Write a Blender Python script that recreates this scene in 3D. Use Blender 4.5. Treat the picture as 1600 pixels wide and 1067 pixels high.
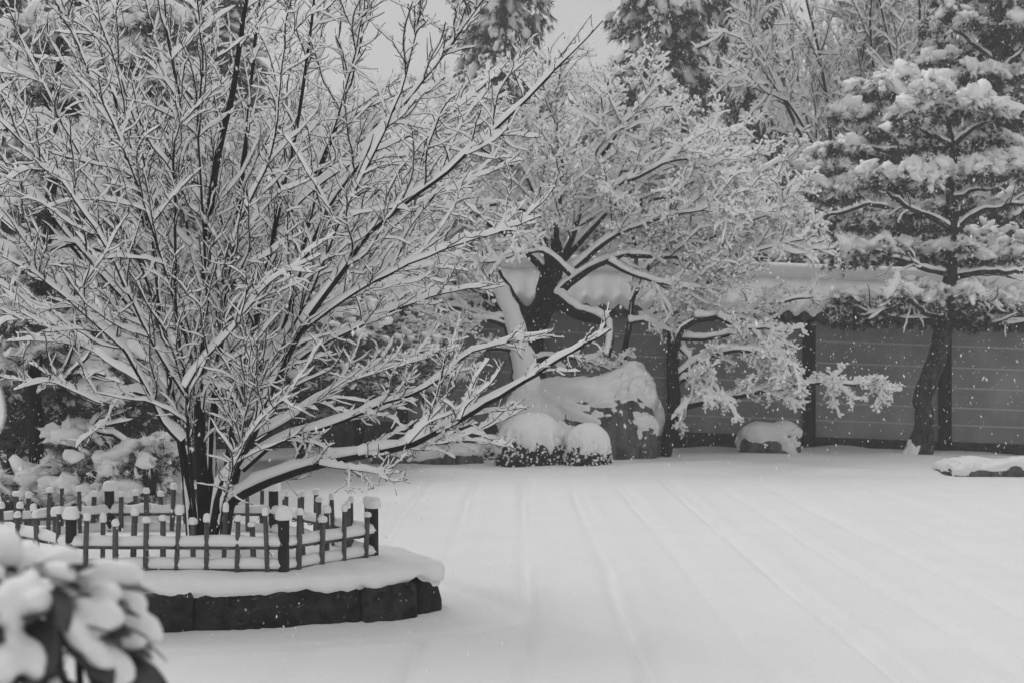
import bpy, bmesh, math
import numpy as np
from mathutils import Vector

# ------------------------------------------------------------------ camera, sky, light, exposure
scene = bpy.context.scene
for o in list(bpy.data.objects):
    bpy.data.objects.remove(o)
COL = scene.collection

CAM_Z = 2.0            # eye height on the veranda above the snow
F_PX = 2444.0          # 55 mm lens expressed in pixels of a 1600 px wide frame
HORIZON = 540.0

cam_data = bpy.data.cameras.new('camera')
cam_data.lens = 55.0
cam_data.sensor_width = 36.0
cam_data.clip_start = 0.1
cam_data.clip_end = 1000
cam_data.dof.use_dof = True
cam_data.dof.focus_distance = 12.5
cam_data.dof.aperture_fstop = 4.8
cam = bpy.data.objects.new('camera', cam_data)
COL.objects.link(cam)
cam.location = (0, 0, CAM_Z)
cam.rotation_euler = (math.radians(90) + math.atan((HORIZON - 533.5) / F_PX), 0, 0)
scene.camera = cam

SUN_EL, SUN_AZ = 55.0, 325.0
world = bpy.data.worlds.new('World')
scene.world = world
world.use_nodes = True
wn, wl = world.node_tree.nodes, world.node_tree.links
wn.clear()
w_out = wn.new('ShaderNodeOutputWorld')
w_bg = wn.new('ShaderNodeBackground')
w_sky = wn.new('ShaderNodeTexSky')
w_sky.sky_type = 'NISHITA'
w_sky.sun_disc = False
w_sky.sun_elevation = math.radians(SUN_EL)
w_sky.sun_rotation = math.radians(SUN_AZ)
w_sky.air_density = 1.0
w_sky.dust_density = 6.0
w_bw = wn.new('ShaderNodeRGBToBW')
w_mix = wn.new('ShaderNodeMix')
w_mix.data_type = 'RGBA'
w_mix.inputs['Factor'].default_value = 0.88          # an even cloud layer over the sky
w_mix.inputs['B'].default_value = (5.6, 5.6, 5.6, 1)
wl.new(w_sky.outputs['Color'], w_bw.inputs['Color'])
wl.new(w_bw.outputs['Val'], w_mix.inputs['A'])
wl.new(w_mix.outputs['Result'], w_bg.inputs['Color'])
w_bg.inputs['Strength'].default_value = 0.1
wl.new(w_bg.outputs['Background'], w_out.inputs['Surface'])

sun_data = bpy.data.lights.new('sun', 'SUN')
sun_data.energy = 1.0
sun_data.angle = math.radians(40)                     # light through thick cloud
sun_data.color = (1, 1, 1)
sun = bpy.data.objects.new('sun', sun_data)
COL.objects.link(sun)
_az = math.radians(SUN_AZ)
_el = math.radians(SUN_EL)
_dir = Vector((math.sin(_az) * math.cos(_el), math.cos(_az) * math.cos(_el), math.sin(_el)))
sun.rotation_euler = _dir.to_track_quat('Z', 'Y').to_euler()

vs = scene.view_settings
vs.view_transform = 'Standard'
vs.look = 'None'
vs.gamma = 1.0
vs.use_curve_mapping = False
vs.exposure = 0.0
scene.render.engine = 'CYCLES'
cy = scene.cycles
cy.use_denoising = True
cy.use_adaptive_sampling = True
cy.adaptive_threshold = 0.02
cy.max_bounces = 8
cy.diffuse_bounces = 6
cy.glossy_bounces = 2
cy.transmission_bounces = 2
cy.volume_bounces = 1
cy.transparent_max_bounces = 4

# ------------------------------------------------------------------ helpers
rng = np.random.default_rng(11)
Z = np.array([0.0, 0.0, 1.0])


def W(px, py, d):
    """point of the garden that lies d metres out, seen at photo position px, py"""
    return np.array([(px - 800.0) / F_PX * d, d, CAM_Z - (py - HORIZON) / F_PX * d])


def nrm(v):
    return v / np.maximum(np.linalg.norm(v, axis=-1, keepdims=True), 1e-9)


def vnoise(p, seed=0.0):
    p = np.asarray(p, float)
    i = np.floor(p)
    f = p - i
    u = f * f * (3 - 2 * f)
    out = 0
    for dx in (0, 1):
        for dy in (0, 1):
            for dz in (0, 1):
                h = np.sin((i[..., 0] + dx) * 127.1 + (i[..., 1] + dy) * 311.7 + (i[..., 2] + dz) * 74.7 + seed * 13.7) * 43758.5453
                h = h - np.floor(h)
                w = (u[..., 0] if dx else 1 - u[..., 0]) * (u[..., 1] if dy else 1 - u[..., 1]) * (u[..., 2] if dz else 1 - u[..., 2])
                out = out + h * w
    return out * 2 - 1


def fbm(p, seed=0.0, octv=4):
    p = np.asarray(p, float)
    s, a, tot = 0, 1.0, 0
    for k in range(octv):
        s = s + a * vnoise(p * (2 ** k), seed + k * 3.1)
        tot += a
        a *= 0.5
    return s / tot


ORIGIN = {}


class Geo:
    def __init__(self):
        self.v, self.q, self.t, self.n = [], [], [], 0

    def add(self, v, q=None, t=None):
        v = np.asarray(v, np.float32).reshape(-1, 3)
        if q is not None and len(q):
            self.q.append(np.asarray(q, np.int32).reshape(-1, 4) + self.n)
        if t is not None and len(t):
            self.t.append(np.asarray(t, np.int32).reshape(-1, 3) + self.n)
        self.v.append(v)
        self.n += len(v)
        return self

    def mesh(self, name, mat, origin=(0, 0, 0), smooth=True):
        v = np.concatenate(self.v) - np.asarray(origin, np.float32) if self.v else np.zeros((0, 3), np.float32)
        q = np.concatenate(self.q) if self.q else np.zeros((0, 4), np.int32)
        t = np.concatenate(self.t) if self.t else np.zeros((0, 3), np.int32)
        me = bpy.data.meshes.new(name)
        me.vertices.add(len(v))
        me.vertices.foreach_set('co', np.ascontiguousarray(v, np.float32).ravel())
        loops = np.concatenate([q.ravel(), t.ravel()])
        me.loops.add(len(loops))
        me.loops.foreach_set('vertex_index', loops.astype(np.int32))
        me.polygons.add(len(q) + len(t))
        st = np.concatenate([np.arange(len(q)) * 4, len(q) * 4 + np.arange(len(t)) * 3]).astype(np.int32)
        me.polygons.foreach_set('loop_start', st)
        me.polygons.foreach_set('use_smooth', np.full(len(st), smooth, bool))
        me.update(calc_edges=True)
        me.validate()
        if mat:
            me.materials.append(mat)
        return me

    def build(self, name, mat, parent=None, smooth=True, kind=None):
        org = ORIGIN.get(parent.name, (0, 0, 0)) if parent else (0, 0, 0)
        o = bpy.data.objects.new(name, self.mesh(name, mat, org, smooth))
        COL.objects.link(o)
        if parent:
            o.parent = parent
            ORIGIN[o.name] = org
        if kind:
            o['kind'] = kind
        return o


def tag(o, label, cat, group=None, kind=None):
    o['label'] = label
    o['category'] = cat
    if group:
        o['group'] = group
    if kind:
        o['kind'] = kind
    return o


def thing(name, label, cat, loc=(0, 0, 0), group=None):
    o = bpy.data.objects.new(name, None)
    o.empty_display_size = 0.2
    COL.objects.link(o)
    o.location = [float(c) for c in loc]
    ORIGIN[o.name] = np.asarray(loc, float)
    return tag(o, label, cat, group)


def inst(name, mesh, parent, loc, rot=(0, 0, 0), scale=(1, 1, 1)):
    """one more piece that shares mesh data; loc in world space"""
    o = bpy.data.objects.new(name, mesh)
    COL.objects.link(o)
    org = ORIGIN.get(parent.name, (0, 0, 0))
    o.parent = parent
    o.location = [float(a - b) for a, b in zip(loc, org)]
    o.rotation_euler = rot
    o.scale = scale
    ORIGIN[o.name] = np.asarray(loc, float)
    return o


def copy_tree(o, parent=None):
    c = o.copy()
    COL.objects.link(c)
    c.parent = parent
    for ch in o.children:
        copy_tree(ch, c)
    return c


def resample(pts, n):
    """smooth curve through hand placed points"""
    pts = np.asarray(pts, float)
    d = np.concatenate([[0], np.cumsum(np.linalg.norm(np.diff(pts, axis=0), axis=1))])
    m = len(pts)
    tan = np.zeros_like(pts)
    tan[1:-1] = (pts[2:] - pts[:-2]) / (d[2:] - d[:-2])[:, None]
    tan[0] = (pts[1] - pts[0]) / max(d[1] - d[0], 1e-6)
    tan[-1] = (pts[-1] - pts[-2]) / max(d[-1] - d[-2], 1e-6)
    s = np.linspace(0, d[-1], n)
    k = np.clip(np.searchsorted(d, s, side='right') - 1, 0, m - 2)
    L = (d[k + 1] - d[k])
    u = ((s - d[k]) / np.maximum(L, 1e-6))[:, None]
    L = L[:, None]
    h00 = 2 * u ** 3 - 3 * u ** 2 + 1
    h10 = u ** 3 - 2 * u ** 2 + u
    h01 = -2 * u ** 3 + 3 * u ** 2
    h11 = u ** 3 - u ** 2
    return h00 * pts[k] + h10 * L * tan[k] + h01 * pts[k + 1] + h11 * L * tan[k + 1]


def tangents(P):
    t = np.empty_like(P)
    t[:, 1:-1] = P[:, 2:] - P[:, :-2]
    t[:, 0] = P[:, 1] - P[:, 0]
    t[:, -1] = P[:, -1] - P[:, -2]
    return nrm(t)


def grid_quads(B, n, k, closed=True):
    base = np.arange(B)[:, None, None] * (n * k)
    i = np.arange(n - 1)[None, :, None]
    j = np.arange(k if closed else k - 1)[None, None, :]
    j2 = (j + 1) % k
    a = base + i * k + j
    b = base + i * k + j2
    c = base + (i + 1) * k + j2
    d = base + (i + 1) * k + j
    return np.stack([a, b, c, d], -1).reshape(-1, 4)


def tubes(geo, P, R, k=5, rough=0.0):
    P = np.asarray(P, float)
    if P.ndim == 2:
        P, R = P[None], np.asarray(R, float)[None]
    B, n, _ = P.shape
    if B == 0:
        return
    t = tangents(P)
    mt = nrm(P[:, -1] - P[:, 0])
    ref = np.where((np.abs(mt[:, 2]) > 0.75)[:, None], np.array([0, 1.0, 0]), Z)
    side = nrm(np.cross(t, ref[:, None, :]))
    up = np.cross(side, t)
    a = np.arange(k) / k * 2 * math.pi
    r = np.asarray(R, float)[:, :, None]
    if rough:
        r = r * (1 + rough * rng.uniform(-1, 1, (B, n, k)))
    V = P[:, :, None, :] + side[:, :, None, :] * (np.cos(a) * r)[..., None] + up[:, :, None, :] * (np.sin(a) * r)[..., None]
    geo.add(V.reshape(-1, 3), grid_quads(B, n, k))


SNOW_S = np.array([-0.75, -1.0, -0.62, 0.0, 0.62, 1.0, 0.75])
SNOW_U = np.array([-0.12, 0.38, 0.88, 1.04, 0.88, 0.38, -0.12])
PROF = {7: (SNOW_S, np.array([0.0, 0.38, 0.86, 1.02, 0.86, 0.38, 0.0])),
        5: (np.array([-0.8, -0.9, 0.0, 0.9, 0.8]), np.array([0.0, 0.6, 1.05, 0.6, 0.0])),
        4: (np.array([-0.85, -0.62, 0.62, 0.85]), np.array([0.0, 0.92, 0.92, 0.0]))}
WIND = np.array([-0.25, -0.35, 0.0])


def snow_on(geo, P, R, h, w, lump=0.3, minf=0.22, start_boost=0.4, prof=7, gate=0.0, tip=0.35):
    """wet snow lying along the upper side of branches"""
    P = np.asarray(P, float)
    if P.ndim == 2:
        P, R = P[None], np.asarray(R, float)[None]
    B, n, _ = P.shape
    if B == 0:
        return
    R = np.asarray(R, float)
    t = tangents(P)
    up = Z - t * t[..., 2:3]
    c = np.linalg.norm(up, axis=-1)
    upn = nrm(up + WIND * 0.12 * (1 - c)[..., None])
    upn = nrm(upn - t * np.sum(upn * t, -1, keepdims=True))
    side = nrm(np.cross(t, upn))
    h, w = np.asarray(h, float), np.asarray(w, float)
    h = np.broadcast_to(h.reshape(1, n) if h.shape == (n,) and B == 1 else h.reshape(-1, 1), (B, n))
    w = np.broadcast_to(w.reshape(1, n) if w.shape == (n,) and B == 1 else w.reshape(-1, 1), (B, n))
    f = np.clip((c - 0.12) / 0.6, 0, 1)
    f = minf + (1 - minf) * f * f * (3 - 2 * f)
    s = np.linspace(0, 1, n)
    end = 1.0 - tip * s ** 1.5
    end[-1] *= 0.35
    nz = 1 + lump * rng.uniform(-1, 1, (B, n))
    T = h * f * nz * (end * (1 + start_boost * np.exp(-s * 8)))[None]
    Wd = (w * (0.6 + 0.4 * f) * (1 + 0.5 * lump * rng.uniform(-1, 1, (B, n))) * end[None] + R * 0.55)
    if gate > 0:
        ph = rng.uniform(0, 90, (B, 1))
        arc = np.cumsum(np.linalg.norm(np.diff(P, axis=1, prepend=P[:, :1]), axis=2), axis=1)
        gz = vnoise(np.stack([arc * 5 + ph, ph + 0 * arc, 0 * arc], -1), 3)
        keep = np.clip((gz + 0.15) * 4 + np.clip((c - 0.3) * 8, 0, 8), 0, 1)
        T = T * keep
        Wd = Wd * (0.3 + 0.7 * keep)
    S, U = PROF[prof]
    base = P + upn * (R * 0.5 - 0.4 * R * (T < 0.004))[..., None]
    V = base[:, :, None, :] + side[:, :, None, :] * (Wd[..., None] * S)[..., None] + upn[:, :, None, :] * (T[..., None] * U)[..., None]
    geo.add(V.reshape(-1, 3), grid_quads(B, n, len(S), prof == 7))


def sprout(P, R, M, tr, L, ang, n, rise=0.0, curl=0.0, jit=0.12, rk=0.012, taper=0.35, flat=0.0, shorten=0.5, bias=None):
    """M side shoots from the polylines P, placed by length; returns points, radii, parent index"""
    P = np.asarray(P, float)
    if P.ndim == 2:
        P, R = P[None], np.asarray(R, float)[None]
    B, n0, _ = P.shape
    seg = np.linalg.norm(np.diff(P, axis=1), axis=2).sum(1)
    idx = rng.choice(B, M, p=seg / seg.sum())
    t = rng.uniform(tr[0], tr[1], M)
    x = t * (n0 - 1)
    k = np.clip(np.floor(x).astype(int), 0, n0 - 2)
    f = (x - k)[:, None]
    pos = P[idx, k] * (1 - f) + P[idx, k + 1] * f
    tan = nrm(P[idx, k + 1] - P[idx, k])
    rv = rng.normal(size=(M, 3))
    if bias is not None:
        rv = rv + np.asarray(bias, float)
    perp = nrm(rv - tan * np.sum(rv * tan, -1, keepdims=True))
    perp[:, 2] *= (1 - flat)
    perp = nrm(perp)
    a = rng.uniform(ang[0], ang[1], M)[:, None]
    d = np.cos(a) * tan + np.sin(a) * perp
    d[:, 2] += rise
    d = nrm(d)
    ln = rng.uniform(L[0], L[1], M) * (1 - shorten * t)
    r0 = np.minimum(R[idx, k] * 0.75, rk * ln + 0.0022)
    pts = np.empty((M, n, 3))
    pts[:, 0] = pos
    step = (ln / (n - 1))[:, None]
    for i in range(1, n):
        d = nrm(d + jit * rng.normal(size=(M, 3)) + np.array([0, 0, curl]) * (1.0 / n))
        pts[:, i] = pts[:, i - 1] + d * step
    rad = r0[:, None] * np.linspace(1, taper, n)[None]
    return pts, rad, idx


def _ico(sub):
    bm = bmesh.new()
    bmesh.ops.create_icosphere(bm, subdivisions=sub, radius=1.0)
    bm.verts.ensure_lookup_table()
    v = np.array([list(x.co) for x in bm.verts])
    f = np.array([[x.index for x in fc.verts] for fc in bm.faces])
    bm.free()
    return v, f


ICO = {s: _ico(s) for s in (1, 2, 3)}


def frames(d):
    d = nrm(np.asarray(d, float))
    ref = np.where((np.abs(d[:, 2]) > 0.9)[:, None], np.array([1.0, 0, 0]), Z)
    x = nrm(np.cross(ref, d))
    y = np.cross(d, x)
    return x, y, d


def lumps(geo, C, R3, D=None, sub=2, jit=0.14, warp=0.0):
    """soft lumps of snow: centres C, radii R3 (n,3) along the frame whose third axis is D"""
    C = np.asarray(C, float)
    n = len(C)
    if n == 0:
        return
    v, f = ICO[sub]
    R3 = np.broadcast_to(np.asarray(R3, float), (n, 3))
    if D is None:
        D = np.tile(Z, (n, 1))
    x, y, z = frames(D)
    s = 1 + jit * rng.normal(size=(n, len(v)))
    if warp:
        s = s + warp * vnoise(v[None] * 1.7 + rng.uniform(0, 300, (n, 1, 3)), 7)
    L = v[None] * s[..., None] * R3[:, None, :]
    V = C[:, None] + L[..., 0:1] * x[:, None] + L[..., 1:2] * y[:, None] + L[..., 2:3] * z[:, None]
    F = f[None] + (np.arange(n) * len(v))[:, None, None]
    geo.add(V.reshape(-1, 3), None, F.reshape(-1, 3))


def needles(geo, C, D, count, length, width, spread):
    """tufts of needles: every needle one slim triangle"""
    C = np.asarray(C, float)
    n = len(C)
    if n == 0:
        return
    D = np.broadcast_to(np.asarray(D, float), (n, 3))
    d = nrm(D[:, None, :] + spread * rng.normal(size=(n, count, 3)))
    ln = length * rng.uniform(0.6, 1.15, (n, count, 1))
    s = nrm(np.cross(d, rng.normal(size=(n, count, 3)))) * width * 0.5
    p = C[:, None, :] + 0.0 * d
    V = np.stack([p - s, p + s, p + d * ln], 2)
    F = np.arange(n * count * 3).reshape(-1, 3)
    geo.add(V.reshape(-1, 3), None, F)


def leaves(geo, C, N, size):
    """small leaf blades, two triangles each folded on the midrib"""
    n = len(C)
    N = nrm(np.asarray(N, float) + 0.6 * rng.normal(size=(n, 3)))
    x, y, z = frames(N)
    s = (size * rng.uniform(0.6, 1.2, n))[:, None]
    V = np.stack([C - x * s, C - y * s * 0.45 + z * s * 0.1, C + x * s, C + y * s * 0.45 + z * s * 0.1], 1)
    F = np.arange(n * 4).reshape(-1, 4)
    geo.add(V.reshape(-1, 3), F)


def cube_sphere(m):
    """unit sphere as six projected grids with merged edges"""
    bm = bmesh.new()
    bmesh.ops.create_cube(bm, size=2.0)
    bmesh.ops.subdivide_edges(bm, edges=bm.edges[:], cuts=m, use_grid_fill=True)
    bm.verts.ensure_lookup_table()
    v = np.array([list(x.co) for x in bm.verts])
    f = np.array([[x.index for x in fc.verts] for fc in bm.faces])
    bm.free()
    return v, f


def vert_normals(v, q):
    a, b, c, d = (v[q[:, i]] for i in range(4))
    fn = np.cross(c - a, d - b)
    n = np.zeros_like(v)
    for i in range(4):
        np.add.at(n, q[:, i], fn)
    return nrm(n)


def snow_shell(v, q, depth, thr, seed, soft=0.25, rag=0.25, scale=3.0, ragz=0.35):
    """a copy of a rock's surface: raised where snow lies, sunk inside the rock elsewhere"""
    n = vert_normals(v, q)
    rag_n = fbm(v * np.array([scale, scale, scale * ragz]), seed, 4) * rag
    m = np.clip((n[:, 2] - thr + rag_n) / soft, -1, 1)
    off = np.where(m > 0, depth * (m ** 0.6 if False else np.sqrt(np.maximum(m, 0))), 0.05 * m)
    dirv = nrm(n * 0.65 + Z * 0.35 * (m > 0)[:, None])
    bump = 1 + 0.18 * fbm(v * 4.0, seed + 5, 3)
    return v + dirv * (off * bump)[:, None]


# ------------------------------------------------------------------ materials (a snowy day is almost without colour)
def material(name, base, var=0.0, scale=8.0, rough=0.8, bump=0.0, bscale=30.0, spec=0.3, stretch=(1, 1, 1), detail=5.0, spots=None):
    m = bpy.data.materials.new(name)
    m.use_nodes = True
    nt = m.node_tree
    nd, lk = nt.nodes, nt.links
    b = nd['Principled BSDF']
    b.inputs['Roughness'].default_value = rough
    b.inputs['Specular IOR Level'].default_value = spec
    tc = nd.new('ShaderNodeTexCoord')
    mp = nd.new('ShaderNodeMapping')
    mp.inputs['Scale'].default_value = stretch
    lk.new(tc.outputs['Object'], mp.inputs['Vector'])
    if var > 0:
        nz = nd.new('ShaderNodeTexNoise')
        nz.inputs['Scale'].default_value = scale
        nz.inputs['Detail'].default_value = detail
        lk.new(mp.outputs['Vector'], nz.inputs['Vector'])
        r = nd.new('ShaderNodeValToRGB')
        lo, hi = base * (1 - var), base * (1 + var)
        r.color_ramp.elements[0].position = 0.3
        r.color_ramp.elements[1].position = 0.7
        r.color_ramp.elements[0].color = (lo, lo, lo, 1)
        r.color_ramp.elements[1].color = (hi, hi, hi, 1)
        lk.new(nz.outputs['Fac'], r.inputs['Fac'])
        col = r.outputs['Color']
        if spots:
            sz, sc, thr = spots
            n2 = nd.new('ShaderNodeTexNoise')
            n2.inputs['Scale'].default_value = sc
            n2.inputs['Detail'].default_value = 3
            lk.new(mp.outputs['Vector'], n2.inputs['Vector'])
            r2 = nd.new('ShaderNodeValToRGB')
            r2.color_ramp.elements[0].position = thr
            r2.color_ramp.elements[1].position = thr + 0.06
            lk.new(n2.outputs['Fac'], r2.inputs['Fac'])
            mx = nd.new('ShaderNodeMix')
            mx.data_type = 'RGBA'
            lk.new(r2.outputs['Color'], mx.inputs['Factor'])
            lk.new(col, mx.inputs['A'])
            mx.inputs['B'].default_value = (sz, sz, sz, 1)
            col = mx.outputs['Result']
        lk.new(col, b.inputs['Base Color'])
    else:
        b.inputs['Base Color'].default_value = (base, base, base, 1)
    if bump > 0:
        n3 = nd.new('ShaderNodeTexNoise')
        n3.inputs['Scale'].default_value = bscale
        n3.inputs['Detail'].default_value = 6
        lk.new(mp.outputs['Vector'], n3.inputs['Vector'])
        bp = nd.new('ShaderNodeBump')
        bp.inputs['Strength'].default_value = bump
        bp.inputs['Distance'].default_value = 0.03
        lk.new(n3.outputs['Fac'], bp.inputs['Height'])
        lk.new(bp.outputs['Normal'], b.inputs['Normal'])
    return m


M_SNOW = material('snow', 0.89, 0.03, 6, 0.65, 0.25, 40, 0.2)
M_GROUND = material('snow_ground', 0.85, 0.02, 1.2, 0.7, 0.45, 17, 0.15)
M_SNOWB = material('snow_on_branches', 0.95, 0.015, 9, 0.7, 0.0, 40, 0.15)
M_BARK = material('dark_wet_bark', 0.014, 0.5, 40, 0.8, 0.5, 60, 0.25, (1, 1, 0.3))
M_BARKP = material('flaky_pine_bark', 0.05, 0.6, 16, 0.85, 0.9, 22, 0.2, (1, 1, 0.45), spots=(0.55, 34, 0.67))
M_NEEDLE = material('dark_needles', 0.075, 0.4, 3, 0.7)
M_CEDAR = material('cedar_foliage', 0.04, 0.4, 1.5, 0.75)
M_LEAF = material('dark_glossy_leaf', 0.05, 0.4, 14, 0.4, 0.15, 40, 0.5)
M_SHRUB = material('clipped_shrub_leaf', 0.03, 0.5, 12, 0.6)
M_STONE = material('dark_edging_stone', 0.018, 0.8, 9, 0.85, 1.0, 26, 0.25, spots=(0.085, 30, 0.64))
M_ROCK = material('grey_boulder', 0.10, 0.7, 7, 0.9, 1.0, 18, 0.2, (1, 1, 0.3), spots=(0.22, 30, 0.62))
M_WALL = material('grey_plaster', 0.275, 0.22, 1.6, 0.9, 0.15, 30, 0.15, (1, 1, 0.6))
M_STRIPE = material('pale_stripe', 0.42, 0.08, 6, 0.9)
M_TIMBER = material('dark_timber', 0.028, 0.5, 10, 0.85, 0.4, 30, 0.2, (1, 1, 0.15), spots=(0.3, 55, 0.72))
M_PLINTH = material('dark_plinth', 0.05, 0.5, 9, 0.9, 0.6, 30, 0.2, spots=(0.25, 50, 0.70))
M_TILE = material('roof_tile', 0.04, 0.4, 12, 0.6, 0.2, 40, 0.3)
M_DISC = material('eave_tile_face', 0.085, 0.3, 20, 0.6, 0.3, 60, 0.3)
M_RAFTER = material('pale_rafter_end', 0.3, 0.2, 10, 0.9)
M_BAMBOO = material('weathered_bamboo', 0.10, 0.45, 18, 0.7, 0.3, 40, 0.3, (1, 1, 0.2))
M_POST = material('charred_post', 0.035, 0.5, 16, 0.85, 0.5, 40, 0.2, (1, 1, 0.2))
M_ROPE = material('black_rope', 0.02, 0.3, 60, 0.9)


_nt = M_STONE.node_tree
_b = _nt.nodes['Principled BSDF']
_src = _b.inputs['Base Color'].links[0].from_socket
_oi = _nt.nodes.new('ShaderNodeObjectInfo')
_mr = _nt.nodes.new('ShaderNodeMapRange')
_mr.inputs['To Min'].default_value = 0.55
_mr.inputs['To Max'].default_value = 1.9
_mu = _nt.nodes.new('ShaderNodeVectorMath')
_mu.operation = 'SCALE'
_nt.links.new(_oi.outputs['Random'], _mr.inputs['Value'])
_nt.links.new(_src, _mu.inputs[0])
_nt.links.new(_mr.outputs['Result'], _mu.inputs['Scale'])
_nt.links.new(_mu.outputs['Vector'], _b.inputs['Base Color'])

# ------------------------------------------------------------------ ground: raked gravel garden under snow
BED = np.array([(-5.0, 11.7), (-4.3, 11.1), (-3.4, 10.8), (-2.4, 10.75), (-1.6, 10.95), (-1.05, 11.2), (-0.66, 11.45), (-0.54, 11.78),
                (-0.75, 12.2), (-1.1, 12.85), (-1.5, 13.6), (-2.3, 14.2), (-3.4, 14.3), (-4.5, 13.9), (-5.15, 12.9)])
BED_C = np.array([-2.75, 12.5])
_closed = np.concatenate([BED, BED[:1]])
_cl3 = np.concatenate([_closed, np.zeros((len(_closed), 1))], 1)
# closed smooth outline: wrap a few points for clean ends
_wrap = np.concatenate([BED[-3:], BED, BED[:3]])
_wrap3 = np.concatenate([_wrap, np.zeros((len(_wrap), 1))], 1)
_dense = resample(_wrap3, 1200)[:, :2]
_i0 = np.argmin(np.linalg.norm(_dense - BED[0], axis=1))
_i1 = len(_dense) - 1 - np.argmin(np.linalg.norm(_dense[::-1] - BED[0], axis=1))
_i1 = max([i for i in range(len(_dense)) if np.linalg.norm(_dense[i] - BED[0]) < 0.03])
OUT = _dense[_i0:_i1]
BED_Z = 0.34


def bed_distance(xy):
    d = np.full(len(xy), 1e9)
    near = np.linalg.norm(xy - BED_C, axis=1) < 5.0
    pts = OUT[::6]
    sub = xy[near]
    dd = np.full(len(sub), 1e9)
    for p in pts:
        dd = np.minimum(dd, np.hypot(sub[:, 0] - p[0], sub[:, 1] - p[1]))
    d[near] = dd
    return d


def ground_z(x, y):
    z = 0.012 * fbm(np.stack([x * 0.35, y * 0.35, 0 * x], -1), 1, 3)
    z = z + 0.006 * fbm(np.stack([x * 2.2, y * 1.1, 0 * x], -1), 2, 3)
    bd = bed_distance(np.stack([x.ravel(), y.ravel()], -1)).reshape(x.shape)
    # furrows that run away from the veranda
    amp_k = {-4: .5, -3: .55, -2: .7, -1: 1.0, 0: 1.1, 1: .7, 2: 1.0, 3: .45, 4: .6, 5: .35, 6: .4, 7: .3, 8: .3, 9: .25, 10: .25}
    g = np.zeros_like(x)
    for k, a in amp_k.items():
        wob = 0.05 * fbm(np.stack([y * 0.35, 0 * y + k * 7.3, 0 * y], -1), 4, 3)
        xc = 0.85 + 0.72 * k - 0.004 * (y - 16) * k + wob
        wid = 0.062 + 0.02 * vnoise(np.stack([y * 0.4, 0 * y + k, 0 * y], -1), 8)
        u = (x - xc) / wid
        am = a * (0.75 + 0.5 * vnoise(np.stack([y * 0.3, 0 * y + k * 3.0, 0 * y], -1), 9))
        g = g + am * (-np.exp(-u * u) + 0.4 * np.exp(-((u - 2.3) / 2.0) ** 2))
    inner = np.clip((bd - 0.55) / 0.25, 0, 1)
    far = np.clip((24.2 - y) / 2.5, 0, 1)
    z = z + 0.085 * g * inner * far
    ring = np.exp(-((bd - 0.60) / 0.075) ** 2) - 0.5 * np.exp(-((bd - 0.80) / 0.14) ** 2)
    z = z - 0.05 * ring
    z = z + 0.05 * np.exp(-(bd / 0.13) ** 2)             # snow drifted against the stones
    edge = np.clip((y - 24.2 - 0.3 * vnoise(np.stack([x * 0.4, 0 * x, 0 * x], -1), 3)) / 0.35, 0, 1)
    z = z + edge * (0.05 + 0.06 * fbm(np.stack([x * 0.8, y * 0.9, 0 * x], -1), 6, 3))
    z = z - np.clip(y - 26, 0, 3) / 3 * np.clip(x - 6.5, 0, 8) * 0.036
    return z


xs = np.concatenate([np.linspace(-140, -13, 14)[:-1], np.arange(-13, -5, 0.25), np.arange(-5, -2, 0.1), np.arange(-2, 4, 0.048), np.arange(4, 12, 0.085), np.linspace(12, 140, 16)])
ys = np.concatenate([np.linspace(-60, 4.5, 10)[:-1], np.arange(4.5, 30.5, 0.11), np.linspace(30.5, 150, 14)])
GX, GY = np.meshgrid(xs, ys)
GZ = ground_z(GX, GY)
nx_, ny_ = len(xs), len(ys)
ii = np.arange(ny_ - 1)[:, None] * nx_ + np.arange(nx_ - 1)[None]
gq = np.stack([ii, ii + 1, ii + 1 + nx_, ii + nx_], -1).reshape(-1, 4)
gg = Geo()
gg.add(np.stack([GX, GY, GZ], -1).reshape(-1, 3), gq)
ground = gg.build('ground', M_GROUND)
ground['kind'] = 'structure'
ground['label'] = 'snow covered raked garden ground with faint furrows'

# ------------------------------------------------------------------ garden wall with tiled roof
WY = 30.0
SL = -0.036
WX0 = (1250 - 800) / F_PX * 29.4


def wz(x):
    return SL * (np.asarray(x, float) - WX0)


wall = thing('garden_wall', 'long grey plaster garden wall with pale stripes and snowy tiled roof', 'wall', (WX0, WY, 0))
wall['kind'] = 'thing'
POST_DX = 212.5 / F_PX * 29.9
POST_X = [(1265 - 800) / F_PX * 29.9 + k * POST_DX for k in range(-8, 5)]
XL, XR = POST_X[0] - 0.4, POST_X[-1] + 0.4


def box(geo, x0, x1, y0, y1, z0, z1, shear=True, nx=1):
    X = np.linspace(x0, x1, nx + 1)
    V = []
    for x in X:
        dz = float(wz(x)) if shear else 0.0
        V += [(x, y0, z0 + dz), (x, y1, z0 + dz), (x, y1, z1 + dz), (x, y0, z1 + dz)]
    Q = []
    for i in range(nx):
        a = i * 4
        for j in range(4):
            Q.append((a + j, a + (j + 1) % 4, a + 4 + (j + 1) % 4, a + 4 + j))
    Q.append((3, 2, 1, 0))
    e = nx * 4
    Q.append((e, e + 1, e + 2, e + 3))
    geo.add(V, Q)


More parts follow.
